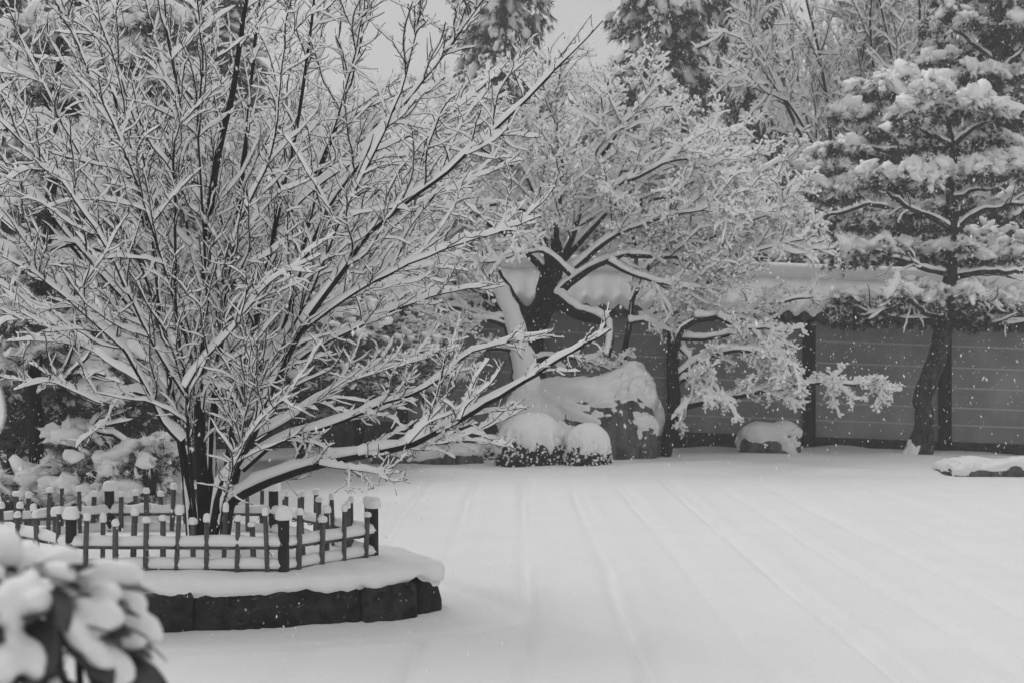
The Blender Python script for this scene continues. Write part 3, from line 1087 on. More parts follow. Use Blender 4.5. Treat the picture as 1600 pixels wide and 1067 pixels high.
LIMBS = [
    # right hand limbs
    ([(380, 735), (420, 700), (461, 680), (510, 668), (555, 650), (600, 630), (645, 616), (692, 588), (735, 552), (790, 535), (856, 519)], -0.1, -0.9, 0.026, 0.005),
    ([(405, 640), (440, 590), (480, 553), (540, 522), (600, 492), (680, 463), (730, 452), (787, 442)], 0.1, -0.6, 0.020, 0.005),
    ([(470, 520), (540, 468), (600, 432), (680, 396), (760, 370), (848, 338)], -0.4, -1.2, 0.016, 0.005),
    ([(440, 520), (475, 410), (508, 335), (560, 260), (603, 200), (652, 140), (700, 80), (760, -10)], -0.1, -1.3, 0.020, 0.005),
    ([(445, 340), (515, 278), (600, 232), (680, 192), (740, 150), (800, 95)], -0.2, 0.6, 0.014, 0.004),
    ([(482, 300), (520, 205), (545, 122), (560, 60), (572, -15)], 0.3, -0.6, 0.014, 0.005),
    ([(455, 470), (520, 400), (600, 340), (700, 300), (800, 255)], 0.3, 1.3, 0.014, 0.004),
    ([(420, 560), (480, 500), (560, 440), (640, 400), (720, 385)], 0.3, 1.6, 0.014, 0.004),
    ([(400, 690), (470, 640), (540, 600), (640, 565), (720, 540)], 0.3, 1.4, 0.016, 0.004),
    ([(560, 712), (620, 700), (700, 690), (760, 668), (810, 640)], -0.5, -0.2, 0.010, 0.003),
    ([(500, 726), (560, 735), (600, 740), (625, 738)], -0.5, -0.9, 0.008, 0.003),
    ([(640, 692), (700, 620), (725, 570)], -0.8, -0.9, 0.008, 0.004),
    ([(720, 655), (740, 600), (765, 560)], -1.0, -1.1, 0.007, 0.004),
    ([(390, 560), (430, 480), (480, 440), (560, 330), (640, 250), (720, 170)], 0.2, 1.5, 0.016, 0.004),
    ([(370, 600), (420, 560), (480, 470), (530, 350), (590, 230), (640, 100), (660, -10)], -0.2, -1.4, 0.016, 0.005),
    # left hand limbs
    ([(281, 690), (255, 662), (225, 602), (190, 542), (150, 502), (100, 452), (50, 384), (-20, 325)], -0.05, -0.9, 0.022, 0.005),
    ([(233, 618), (200, 612), (160, 630), (120, 612), (75, 596), (22, 610)], -0.1, -0.8, 0.012, 0.004),
    ([(262, 570), (203, 482), (150, 420), (100, 362), (60, 312), (-20, 245)], 0.05, -1.0, 0.018, 0.005),
    ([(250, 500), (214, 402), (170, 322), (130, 250), (80, 160), (32, 60), (2, -20)], 0.1, -0.4, 0.016, 0.005),
    ([(244, 465), (205, 332), (184, 270), (160, 210), (130, 130), (110, 60), (88, -15)], 0.15, 1.2, 0.015, 0.005),
    ([(255, 520), (240, 400), (234, 300), (213, 200), (190, 130), (165, 60), (145, -15)], 0.2, -1.3, 0.015, 0.005),
    ([(320, 470), (300, 400), (284, 290), (275, 200), (262, 130), (240, 50), (222, -15)], 0.0, 0.8, 0.016, 0.006),
    ([(322, 430), (316, 320), (309, 200), (316, 100), (308, -15)], -0.1, -0.9, 0.016, 0.007),
    ([(190, 545), (130, 490), (70, 440), (-15, 392)], -0.4, -1.5, 0.010, 0.004),
    ([(232, 605), (160, 560), (100, 515), (40, 500), (-15, 508)], -0.1, 0.8, 0.012, 0.004),
    ([(290, 640), (250, 590), (190, 470), (120, 300), (40, 180), (-20, 120)], 0.1, 1.4, 0.016, 0.004),
    ([(290, 620), (240, 540), (160, 380), (90, 280), (-20, 170)], -0.3, -1.7, 0.014, 0.004),
    ([(300, 560), (260, 430), (200, 250), (120, 70), (90, -20)], -0.3, -1.8, 0.014, 0.004),
    ([(310, 600), (290, 450), (250, 300), (180, 120), (130, -20)], 0.2, 1.8, 0.016, 0.004),
    # forks near the middle
    ([(292, 606), (320, 562), (352, 530), (398, 468), (440, 430), (500, 400)], -0.5, -1.3, 0.011, 0.004),
    ([(335, 600), (350, 480), (372, 360), (420, 250), (440, 120), (452, -15)], -0.1, -1.3, 0.015, 0.005),
    ([(330, 560), (335, 430), (350, 300), (330, 180), (340, 60), (335, -15)], 0.1, 1.6, 0.016, 0.005),
    ([(375, 700), (360, 600), (385, 480), (400, 330), (440, 200), (500, 60), (520, -15)], 0.1, 1.7, 0.018, 0.005),
    ([(345, 820), (352, 770), (372, 720), (392, 680), (425, 640), (455, 620)], -0.4, -1.3, 0.012, 0.004),
    ([(345, 835), (348, 790), (372, 720), (382, 660), (388, 600), (392, 540)], -0.5, -1.1, 0.010, 0.004),
    ([(318, 640), (325, 600), (338, 602), (365, 608), (400, 590)], -0.2, -1.0, 0.010, 0.004),
]
bare = thing('bare_tree', 'many stemmed bare tree with snow on every twig inside the bamboo fence', 'tree', W(322, 862, TD))
n_limb = 0


def branchy(root, P, R, name, dens, scale, h, w, bark, snowm, k0=7):
    """one limb with its shoots, twigs, spurs and the snow on them"""
    L = float(np.linalg.norm(np.diff(P, axis=0), axis=1).sum())
    g = Geo()
    tubes(g, P, R, k0, 0.06)
    limb = g.build(name, bark, root)
    gt, gs = Geo(), Geo()
    snow_on(gs, P, R, h * (0.7 + 10 * R), 0.009 + R * 0.4, 0.25, 0.12, gate=1.0)
    M1 = max(3, int(L * 7.6 * dens))
    P1, R1, _ = sprout(P, R, M1, (0.15, 0.97), (0.40 * scale, 1.45 * scale), (0.30, 0.85), 13, 0.06, 0.15, 0.115, 0.006, 0.5, shorten=0.55)
    R1 = np.maximum(R1 * 0.8, 0.0036)
    tubes(gt, P1, R1, 4)
    len1 = np.linalg.norm(np.diff(P1, axis=1), axis=2).sum(1)
    snow_on(gs, P1, R1, np.minimum(h * rng.uniform(0.36, 0.74, M1), 0.014 + 0.045 * len1), 0.0078 * w, 0.45, 0.2, prof=5)
    M2 = int(M1 * 6.2)
    P2, R2, _ = sprout(P1, R1, M2, (0.08, 0.97), (0.07 * scale, 0.40 * scale), (0.45, 1.1), 8, 0.08, 0.3, 0.17, 0.006, 0.6, shorten=0.4)
    R2 = np.maximum(R2 * 0.8, 0.0026)
    tubes(gt, P2, R2, 3)
    len2 = np.linalg.norm(np.diff(P2, axis=1), axis=2).sum(1)
    snow_on(gs, P2[:, :-1], R2[:, :-1], np.minimum(h * rng.uniform(0.2, 0.38, M2), 0.006 + 0.055 * len2), 0.0050 * w, 0.35, 0.25, prof=4, tip=0.3)
    M3 = int(M1 * 10)
    P3, R3, _ = sprout(np.concatenate([P1, P1[:1]]), np.concatenate([R1, R1[:1]]), M3, (0.05, 1.0), (0.025 * scale, 0.09 * scale), (0.8, 1.5), 3, 0.25, 0.3, 0.1, 0.02, 0.7, shorten=0.1)
    tubes(gt, P3, np.maximum(R3, 0.0026), 3)
    M4 = int(L * 12)
    P4, R4, _ = sprout(P, R, M4, (0.25, 1.0), (0.05 * scale, 0.15 * scale), (0.9, 1.5), 3, 0.4, 0.3, 0.1, 0.02, 0.7, shorten=0.1)
    tubes(gt, P4, np.maximum(R4, 0.0030), 3)
    tw = gt.build('twigs', bark, limb)
    tw['kind'] = 'stuff'
    sn = gs.build('branch_snow', snowm, limb)
    sn['kind'] = 'stuff'
    return limb


for si, (px, d0, d1, r0, r1) in enumerate(STEMS):
    n = 34
    P = traced(px, TD + d0, TD + d1, n, 0.012)
    R = (r1 + (r0 - r1) * (1 - np.linspace(0, 1, n)) ** 0.9) * 0.84
    R[0] *= 1.25
    R[1] *= 1.1
    branchy(bare, P, R, 'stem', 0.9, 0.5 if si == 6 else 0.95, 0.070, 1.0, M_BARK, M_SNOWB, 8)
for si, (px, d0, d1, r0, r1) in enumerate(LIMBS):
    n = 24
    P = traced(px, TD + d0, TD + d1, n, 0.015)
    R = np.linspace(r0, r1, n) * 0.72
    branchy(bare, P, R, 'limb', 1.0, 0.55 if si in (0, 1, 9, 10, 11, 12, 16) else 0.85, 0.068, 1.0, M_BARK, M_SNOWB, 6)


# ------------------------------------------------------------------ maples by the wall: fine twigs under plastered snow
def fluffy(root, P, R, name, dens, scale, h, w, drop=0.0, bark=None, rise=0.12):
    L = float(np.linalg.norm(np.diff(P, axis=0), axis=1).sum())
    g = Geo()
    tubes(g, P, R, 8, 0.1)
    limb = g.build(name, bark or M_BARK, root)
    gt, gs = Geo(), Geo()
    snow_on(gs, P, R, 0.07 + 0.8 * R.mean(), R.mean() * 0.5 + 0.015, 0.2, 0.2)
    M1 = max(4, int(L * 6.5 * dens))
    P1, R1, _ = sprout(P, R, M1, (0.2, 1.0), (0.5 * scale, 1.4 * scale), (0.4, 1.0), 9, rise, 0.1 - drop, 0.10, 0.009, 0.4, flat=0.3, shorten=0.3)
    R1 = np.maximum(R1 * 0.8, 0.006)
    tubes(gt, P1, R1, 4)
    snow_on(gs, P1, R1, h * 1.0, 0.016 * w, 0.3, 0.2, prof=5)
    M2 = int(M1 * 8)
    P2, R2, _ = sprout(P1, R1, M2, (0.1, 1.0), (0.15 * scale, 0.5 * scale), (0.55, 1.2), 6, 0.08, 0.15 - drop, 0.16, 0.008, 0.5, flat=0.3, shorten=0.25)
    R2 = np.maximum(R2 * 0.8, 0.0042)
    tubes(gt, P2, R2, 3)
    snow_on(gs, P2, R2, h * rng.uniform(0.4, 0.75, M2), 0.012 * w, 0.35, 0.25, prof=4)
    M3 = int(M2 * 5.4)
    P3, R3, _ = sprout(P2, R2, M3, (0.15, 1.0), (0.05 * scale, 0.17 * scale), (0.6, 1.4), 4, 0.2, 0.2 - drop, 0.18, 0.015, 0.6, shorten=0.2)
    tubes(gt, P3[::8], np.maximum(R3[::8], 0.0045), 3)
    hf = M3 // 3
    snow_on(gs, P3[:hf], R3[:hf], h * rng.uniform(0.28, 0.5, hf), 0.009 * w, 0.35, 0.3, prof=4)
    pk = P3[hf:, rng.integers(2, 4)]
    rp = rng.uniform(0.013, 0.034, (len(pk), 1)) * min(1.0, 0.6 + 0.4 * scale)
    lumps(gs, pk + rng.normal(size=pk.shape) * 0.02 + np.array([0, 0, 0.01]), rp * np.array([1.0, 0.85, 1.35]), nrm(P3[hf:, -1] - P3[hf:, 0]), 1, 0.22)
    o = gt.build('twigs', bark or M_BARK, limb)
    o['kind'] = 'stuff'
    o = gs.build('branch_snow', M_SNOWB, limb)
    o['kind'] = 'stuff'
    return limb


MD = 28.5
maple = thing('old_maple', 'wide old maple with plastered twisted trunk and white crown behind the boulder', 'tree', W(828, 600, MD) * np.array([1, 1, 0]))


def limb_px(px, d0, d1, r0, r1, n=22, wob=0.04, p=0.9):
    P = traced(px, d0, d1, n, wob)
    return P, r1 + (r0 - r1) * (1 - np.linspace(0, 1, n)) ** p


# trunk and its bare thick forks
def trunk(root, name, P, R, bark, snow_h=0.0, side_snow=0.0, flare=0):
    g = Geo()
    tubes(g, P, R, 12, 0.09)
    o = g.build(name, bark, root)
    if snow_h:
        gs = Geo()
        snow_on(gs, P, R, snow_h, 0.02, 0.2, 0.3)
        if side_snow:
            t = tangents(P[None])[0]
            face = nrm(np.array([side_snow, -1.0, 0.25]))
            k = 9
            a = np.linspace(-1.1, 1.1, k)
            side = nrm(np.cross(t, face))
            upf = np.cross(side, t)
            upf = upf * np.sign(np.sum(upf * face, -1, keepdims=True))
            rr = R[:, None] * (0.99 + 0.16 * np.cos(a)[None] ** 2 * (0.6 + 0.8 * rng.random((len(P), k))))
            rr[:, [0, -1]] = R[:, None] * rng.uniform(0.8, 1.0, (len(P), 2))
            rr[:, [1, -2]] *= rng.uniform(0.92, 1.05, (len(P), 2))
            V = P[:, None] + side[:, None] * (np.sin(a)[None] * rr)[..., None] + upf[:, None] * (np.cos(a)[None] * rr)[..., None]
            gs.add(V.reshape(-1, 3), grid_quads(1, len(P), k).reshape(len(P) - 1, k, 4)[:, :-1].reshape(-1, 4))
        so = gs.build('trunk_snow', M_SNOWB, o)
    return o


P, R = limb_px([(840, 690), (834, 620), (824, 575), (816, 540), (806, 500), (792, 468), (776, 440), (762, 412), (748, 385)], MD - 0.1, MD - 0.3, 0.40, 0.12, 22, 0.04, 1.1)
trunk(maple, 'trunk', P, R, M_BARK, 0.06, -0.3)
P, R = limb_px([(812, 545), (838, 505), (852, 470), (860, 440), (866, 405), (858, 370)], MD, MD - 0.3, 0.25, 0.16, 14, 0.03)
trunk(maple, 'trunk', P, R, M_BARK, 0.08)
MAPLE = [
    ([(866, 420), (852, 360), (835, 300), (802, 240), (772, 180), (762, 115)], 0, 0.6, 0.13, 0.02),
    ([(864, 430), (886, 390), (902, 350), (916, 300), (930, 250), (940, 190), (938, 135)], 0, -0.6, 0.13, 0.02),
    ([(862, 470), (878, 455), (893, 440), (930, 416), (990, 396), (1050, 390), (1110, 372), (1180, 342), (1235, 325)], -0.2, -1.4, 0.13, 0.02),
    ([(880, 405), (930, 352), (980, 302), (1040, 262), (1100, 232), (1128, 215)], 0.1, 0.5, 0.11, 0.02),
    ([(806, 510), (780, 472), (740, 456), (690, 432), (640, 402), (600, 390)], 0, 0.3, 0.18, 0.02),
    ([(852, 425), (810, 382), (760, 350), (700, 302), (655, 275)], -0.2, -1.2, 0.11, 0.02),
    ([(858, 385), (820, 330), (760, 280), (712, 232), (688, 200)], 0.2, 0.9, 0.10, 0.02),
    ([(900, 352), (960, 322), (1020, 312), (1080, 302), (1150, 284), (1205, 265)], 0.1, 1.2, 0.10, 0.02),
    ([(930, 255), (970, 205), (1000, 165), (1015, 150)], -0.3, -0.8, 0.07, 0.02),
    ([(985, 400), (1060, 402), (1130, 402), (1200, 388), (1255, 372)], -0.6, -1.8, 0.08, 0.02),
    ([(806, 515), (770, 502), (720, 500), (672, 520), (640, 550)], -0.2, -1.2, 0.08, 0.02),
    ([(868, 400), (870, 340), (880, 280), (870, 210), (860, 150)], -0.2, -1.6, 0.09, 0.02),
    ([(850, 380), (820, 290), (800, 240), (830, 170), (840, 120)], 0.4, 1.6, 0.09, 0.02),
    ([(900, 420), (960, 370), (1040, 340), (1100, 330), (1160, 330)], -0.3, -2.2, 0.08, 0.02),
    ([(790, 470), (740, 400), (700, 360), (640, 340), (590, 330)], 0.1, -0.8, 0.08, 0.02),
    ([(955, 300), (985, 240), (1030, 200), (1075, 235)], 0.2, 1.0, 0.06, 0.02),
    ([(770, 430), (735, 380), (715, 320), (700, 270)], -0.3, -0.6, 0.12, 0.02),
    ([(930, 300), (990, 280), (1060, 250), (1110, 262), (1160, 300)], -0.5, -2.0, 0.06, 0.02),
    ([(820, 330), (770, 320), (720, 340), (670, 390), (640, 430)], -0.5, -1.8, 0.06, 0.02),
    ([(880, 300), (900, 230), (905, 170), (895, 120)], 0.2, 0.6, 0.06, 0.02),
    ([(800, 260), (750, 230), (720, 170), (705, 140)], 0.2, -0.8, 0.06, 0.02),
    ([(1000, 390), (1060, 360), (1120, 350), (1200, 360)], 0.1, 0.4, 0.06, 0.02),
    ([(890, 430), (850, 395), (800, 400), (760, 410), (720, 400)], -0.6, -1.9, 0.06, 0.02),
    ([(950, 410), (990, 430), (1050, 445), (1110, 440), (1170, 420)], -0.6, -1.5, 0.06, 0.02),
]
for (px, a, b, r0, r1) in MAPLE:
    P, R = limb_px(px, MD + a, MD + b, r0 * 0.72, r1 * 0.6, p=2.2)
    fluffy(maple, P, R, 'limb', 1.0, 1.0, 0.10, 1.5)
for (px, a, b) in [([(822, 565), (860, 558), (910, 562), (955, 580)], -0.3, -0.7), ([(812, 548), (770, 545), (715, 565), (665, 592)], -0.3, -0.6), ([(800, 500), (760, 495), (700, 480), (660, 500)], -0.3, -0.3)]:
    P, R = limb_px(px, MD + a, MD + b, 0.04, 0.012)
    fluffy(maple, P, R, 'limb', 0.9, 0.5, 0.09, 1.4, 0.15, rise=0.05)
# the bare snaking limb
P, R = limb_px([(858, 462), (872, 470), (900, 489), (928, 497), (947, 510), (952, 530), (948, 556)], MD - 0.2, MD - 0.9, 0.13, 0.07, 22, 0.01)
trunk(maple, 'limb', P, R, M_BARK, 0.15)

sap = thing('slim_maple', 'slim upright maple between the old maple and the dark wall post', 'tree', W(972, 640, 28.0) * np.array([1, 1, 0]))
P, R = limb_px([(972, 700), (974, 560), (984, 505), (991, 440), (996, 380), (1002, 310)], 28.0, 28.2, 0.075, 0.02, 20, 0.03)
trunk(sap, 'trunk', P, R, M_BARK, 0.05)
for (px, a, b, r0, r1) in [([(988, 470), (1022, 402), (1044, 382), (1090, 350)], 0, -0.5, 0.045, 0.015), ([(990, 450), (1005, 430), (1030, 410), (1080, 420)], 0, 0.6, 0.03, 0.012),
                           ([(984, 505), (1010, 500), (1040, 505), (1065, 530)], 0, 0.4, 0.03, 0.01),
                           ([(996, 390), (980, 350), (960, 320), (950, 300)], 0, -0.6, 0.03, 0.01)]:
    P, R = limb_px(px, 28.0 + a, 28.0 + b, r0, r1)
    fluffy(sap, P, R, 'limb', 0.9, 0.8, 0.10, 1.5, 0.05)

low = thing('low_maple', 'low spreading maple with drooping snowy sprays in front of the wall', 'tree', W(1045, 700, 27.4) * np.array([1, 1, 0]))
P, R = limb_px([(1040, 712), (1046, 670), (1056, 620), (1052, 570), (1062, 520), (1090, 498)], 27.4, 27.2, 0.11, 0.05, 18, 0.03)
trunk(low, 'trunk', P, R, M_BARK, 0.07)
for (px, a, b, r0, r1) in [([(1052, 640), (1085, 632), (1125, 622), (1160, 618), (1220, 604), (1300, 598), (1375, 606)], 0, -0.9, 0.06, 0.012),
                           ([(1056, 590), (1100, 560), (1150, 548), (1200, 555), (1250, 580)], 0, -1.2, 0.05, 0.012),
                           ([(1060, 530), (1120, 528), (1180, 512), (1228, 520)], 0, -0.7, 0.045, 0.012),
                           ([(1085, 500), (1140, 492), (1180, 484), (1230, 472), (1275, 465)], 0, 0.5, 0.06, 0.012),
                           ([(1056, 600), (1080, 590), (1110, 600), (1140, 640)], 0, -1.0, 0.035, 0.012),
                           ([(1062, 545), (1075, 560), (1085, 600), (1070, 640)], 0, -0.4, 0.03, 0.012),
                           ([(1120, 495), (1160, 520), (1200, 570), (1240, 600)], 0, -0.8, 0.035, 0.012)]:
    P, R = limb_px(px, 27.4 + a, 27.4 + b, r0, r1)
    fluffy(low, P, R, 'limb', 1.0, 0.62, 0.095, 1.4, 0.25, rise=0.0)


# ------------------------------------------------------------------ pines pruned into layers
def pad_fill(gn, gs, gb, c, rx, ry, rz, nl, lump_r, ntuft, nlen, nwid, snowy=1.0, droop=0.6):
    """one layer of a pine: needle tufts through a flat cushion, snow heaped on top with fingers hanging over the rim"""
    c = np.asarray(c, float)
    # tufts
    d = nrm(rng.normal(size=(ntuft, 3)))
    r = rng.uniform(0.35, 1.0, (ntuft, 1)) ** 0.6
    C = c + d * r * np.array([rx, ry, rz])
    out = d * np.array([1, 1, 0.2])
    D = nrm(out + np.array([0, 0, 0.15]) + 0.35 * rng.normal(size=(ntuft, 3)))
    needles(gn, C, D, 16, nlen, nwid, 0.55)
    # drooping ones below the rim
    k = int(ntuft * 0.6)
    a = rng.uniform(0, 2 * math.pi, k)
    rr = rng.uniform(0.4, 1.0, k)
    C = c + np.stack([np.cos(a) * rr * rx, np.sin(a) * rr * ry, -rz * rng.uniform(0.1, 0.7, k)], -1)
    D = np.stack([np.cos(a), np.sin(a), -0.7 + 0 * a], -1)
    needles(gn, C, D, 16, nlen, nwid, 0.5)
    # snow
    n = int(nl * snowy)
    a = rng.uniform(0, 2 * math.pi, n)
    rr = np.sqrt(rng.uniform(0, 1, n))
    # clustered cover: leave gaps
    x, y = np.cos(a) * rr, np.sin(a) * rr
    zz = np.sqrt(np.maximum(1 - rr ** 2 * 0.9, 0.02))
    Cn = np.stack([x * rx, y * ry, zz * rz * 0.85], -1) + c
    keep = fbm(Cn * 1.6 / max(rx, 0.5), 5, 2) > (-0.25 if snowy > 0.6 else 0.0)
    Cn, x, y, rr = Cn[keep], x[keep], y[keep], rr[keep]
    n = len(Cn)
    D = nrm(np.stack([x, y, -droop * rr ** 2 + 0.15], -1) + 0.3 * rng.normal(size=(n, 3)))
    s = lump_r * np.clip(np.exp(rng.normal(-0.32, 0.42, (n, 1))), 0.25, 1.4)
    lumps(gs, Cn, s * np.array([0.85, 0.60, 1.45]), D, 2, 0.06, 0.75)
    # needles furred with snow on the top and round the rim
    needles(gs, Cn + 0.4 * s * D, nrm(D + np.array([0, 0, 0.25])), 9, lump_r * 1.25, lump_r * 0.17, 0.55)
    # fingers at the rim with needles showing at their ends
    m = int(n * 0.7)
    if m:
        a = rng.uniform(0, 2 * math.pi, m)
        Cf = c + np.stack([np.cos(a) * rx * rng.uniform(0.85, 1.05, m), np.sin(a) * ry * rng.uniform(0.85, 1.05, m), rz * rng.uniform(-0.2, 0.35, m)], -1)
        keep = fbm(Cf * 1.6 / max(rx, 0.5), 5, 2) > -0.15
        Cf, a = Cf[keep], a[keep]
        m = len(Cf)
        D = nrm(np.stack([np.cos(a), np.sin(a), rng.uniform(-1.1, -0.2, m)], -1))
        s = lump_r * rng.uniform(0.4, 0.9, (m, 1))
        lumps(gs, Cf, s * np.array([0.55, 0.45, 1.5]), D, 2, 0.06, 0.7)
        needles(gn, Cf + D * s * 0.8, D, 14, nlen * 1.1, nwid, 0.45)
        needles(gs, Cf + D * s * 0.5, D, 10, lump_r * 1.35, lump_r * 0.17, 0.5)
    # snow bits caught on the outer needles: thin slivers
    m = int(ntuft * 0.6 * min(snowy, 1))
    d = nrm(rng.normal(size=(m, 3)))
    d[:, 2] = np.abs(d[:, 2]) * 0.7 - 0.1
    C = c + d * np.array([rx, ry, rz]) * rng.uniform(0.85, 1.12, (m, 1))
    D = nrm(d * np.array([1, 1, 0.2]) + 0.5 * rng.normal(size=(m, 3)))
    lumps(gs, C, rng.uniform(0.35, 0.8, (m, 1)) * lump_r * np.array([0.26, 0.22, 1.0]), D, 1, 0.12)
    needles(gs, C, D, 7, lump_r * 1.0, lump_r * 0.15, 0.6)


def pine(name, label, D0, trunk_px, trunk_w, limbs, pads, seed, lump=0.112, nlen=0.12, nwid=0.011, dens=1.0, flare=False, group=None, bark=None):
    base = W(trunk_px[0][0], trunk_px[0][1], D0)
    base[2] = min(base[2], 0.0)
    t = thing(name, label, 'tree', (base[0], D0, base[2]), group)
    n = 36
    P = traced(trunk_px, D0, D0, n, 0.05)
    tp_ = np.asarray(trunk_px, float)
    s = np.concatenate([[0], np.cumsum(np.hypot(*np.diff(tp_, axis=0).T))])
    s = s / s[-1]
    R = np.interp(np.linspace(0, 1, n), s, np.asarray(trunk_w, float)) / 2 / F_PX * D0
    tr = trunk(t, 'trunk', P, R, bark or M_BARKP, 0.05)
    for (px, d0, d1, w0, w1) in limbs:
        Q = traced(px, D0 + d0, D0 + d1, 16, 0.06)
        Rl = np.linspace(w0, w1, 16) / 2 / F_PX * D0
        g = Geo()
        tubes(g, Q, Rl, 6, 0.1)
        gsn = Geo()
        snow_on(gsn, Q, Rl, 0.07, 0.02, 0.3, 0.2)
        # crooked forks of the limb
        Pf, Rf, _ = sprout(Q, Rl, 6, (0.3, 0.95), (0.4, 1.0), (0.4, 0.9), 7, 0.1, 0.15, 0.2, 0.02, 0.4)
        tubes(g, Pf, Rf, 5)
        snow_on(gsn, Pf, Rf, 0.05, 0.015, 0.3, 0.2, prof=5)
        l = g.build('limb', bark or M_BARKP, t)
        gsn.build('limb_snow', M_SNOWB, l)
    for (px, py, hw, hh, dd, snowy) in pads:
        d = D0 + dd
        c = W(px, py, d)
        m = d / F_PX
        rx, rz = hw * m, hh * m
        ry = max(rx * 0.75, 0.45)
        area = rx * ry * 3.14
        gn, gs = Geo(), Geo()
        K = max(2, int(round(hw / max(hh, 10) * 1.7)))
        for k in range(K):
            a_, r_ = rng.uniform(0, 6.283), rng.uniform(0.1, 0.85)
            u_ = -0.85 + 1.7 * (k + 0.5) / K
            cc = c + np.array([u_ * rx + rng.normal() * 0.08 * rx, math.sin(a_) * r_ * ry, rz * rng.uniform(-0.55, 0.35) - rz * 0.35 * u_ * u_])
            q_ = rng.uniform(0.75, 1.25)
            sx = max(rx / K * 1.55, rz * 0.95) * q_
            sy = sx * rng.uniform(0.8, 1.1)
            sz_ = rz * rng.uniform(0.8, 1.2) * q_ ** 0.5
            ar = sx * sy * 3.14
            pad_fill(gn, gs, None, cc, sx, sy, sz_, int(max(7, ar / (lump * lump) * 1.0 * dens)), lump, int(ar * 105 * dens) + 12, nlen, nwid, snowy * rng.uniform(0.9, 1.5))
        o = gn.build('needles', M_NEEDLE, t)
        o['kind'] = 'stuff'
        so = gs.build('snow_load', M_SNOW, o)
        so['kind'] = 'stuff'
    return t


pine('layered_pine', 'leaning pine pruned in snow capped layers before the striped wall', 28.4,
     [(1434, 735), (1437, 700), (1446, 665), (1441, 625), (1456, 580), (1471, 535), (1478, 500), (1484, 430), (1490, 350), (1487, 300), (1490, 240), (1480, 195)],
     [60, 42, 30, 30, 30, 29, 27, 21, 17, 14, 11, 8],
     [([(1478, 508), (1440, 500), (1400, 497), (1345, 482)], 0, -0.6, 14, 5), ([(1480, 490), (1440, 470), (1400, 478), (1360, 500)], 0, -0.9, 10, 4),
      ([(1484, 508), (1520, 503), (1560, 506), (1610, 502)], 0, -0.5, 12, 5), ([(1485, 435), (1510, 430), (1545, 424), (1600, 424)], 0, -0.4, 14, 6),
      ([(1484, 428), (1450, 422), (1410, 408), (1370, 400)], 0, -0.6, 10, 4), ([(1490, 362), (1450, 338), (1420, 325), (1385, 300)], 0, -0.5, 12, 5),
      ([(1492, 362), (1520, 338), (1560, 325), (1605, 318)], 0, -0.5, 13, 6), ([(1488, 310), (1520, 300), (1560, 290)], 0, -0.4, 8, 4),
      ([(1489, 230), (1460, 212), (1440, 200), (1425, 182)], 0, -0.4, 9, 4), ([(1489, 228), (1515, 205), (1550, 190)], 0, -0.4, 9, 4),
      ([(1486, 500), (1450, 492), (1420, 470), (1390, 466)], 0, -1.2, 9, 4), ([(1480, 500), (1510, 478), (1540, 470), (1570, 480)], 0, -1.0, 9, 4)],
     [(1492, 168, 100, 26, -0.3, 1.0), (1425, 208, 40, 16, 0, 0.6), (1555, 222, 48, 20, 0, 0.9), (1450, 225, 45, 18, 0.4, 0.3),
      (1530, 262, 84, 23, -0.3, 1.0), (1393, 282, 64, 24, -0.3, 1.0), (1300, 300, 48, 22, 0.2, 0.8), (1318, 232, 48, 14, 0.6, 0.7),
      (1430, 390, 118, 17, 0, 0.5), (1335, 398, 34, 24, -0.3, 0.9), (1560, 395, 60, 17, 0.2, 0.6), (1480, 460, 110, 24, -0.5, 1.0),
      (1345, 470, 62, 15, -0.3, 0.35), (1590, 470, 45, 20, -0.3, 0.9), (1440, 492, 120, 10, 0, 0.15), (1330, 500, 34, 13, -0.5, 0.3), (1560, 502, 60, 10, 0, 0.2),
      (1540, 320, 70, 14, 0.5, 0.4), (1440, 325, 60, 14, 0.5, 0.4)], 3)

proot = bpy.data.objects['layered_pine']
pb = W(1436, 712, 28.4)
for (ex, ey) in ((1402, 724), (1418, 733), (1466, 724)):
    e_ = W(ex, ey, 28.4 - (0.35 if ey > 730 else 0.1))
    Q = resample(np.array([pb + np.array([0, 0, 0.34]), pb * 0.55 + e_ * 0.45 + np.array([0, 0, 0.10]), e_ + np.array([0, 0, -0.06])]), 12)
    g = Geo()
    tubes(g, Q, np.linspace(0.15, 0.07, 12), 8, 0.1)
    ro = g.build('root', M_BARKP, proot)
    g = Geo()
    snow_on(g, Q[2:], np.linspace(0.13, 0.07, 10), 0.07, 0.05, 0.25, 0.8, 0.0)
    g.build('root_snow', M_SNOW, ro)


pine('tall_pine', 'pine with fluffy snowy boughs rising behind the wall left of the layered pine', 33.5,
     [(1412, 640), (1412, 420), (1414, 360), (1408, 300), (1400, 230), (1398, 160), (1400, 110)], [26, 24, 22, 20, 16, 12, 6],
     [([(1412, 330), (1360, 320), (1320, 330), (1280, 340)], 0, -0.5, 10, 4), ([(1404, 240), (1360, 230), (1320, 200)], 0, 0.4, 9, 4),
      ([(1400, 190), (1440, 160), (1460, 140)], 0, 0.2, 8, 4), ([(1410, 300), (1450, 280), (1480, 270)], 0, 0.6, 8, 4)],
     [(1378, 140, 48, 22, 0, 0.9), (1440, 130, 46, 16, 0.2, 0.9), (1335, 176, 38, 12, 0, 0.8), (1395, 200, 60, 22, 0.3, 0.35), (1290, 262, 50, 16, 0, 0.8),
      (1350, 245, 50, 18, 0.3, 0.4), (1290, 330, 55, 24, 0, 0.7), (1360, 350, 62, 20, 0.3, 0.4), (1420, 270, 70, 20, 0.5, 0.3), (1400, 120, 24, 12, 0, 0.8), (1450, 350, 60, 22, 0.6, 0.4), (1270, 360, 40, 16, 0.2, 0.5)], 5, 0.15, 0.14, 0.014, 0.8)

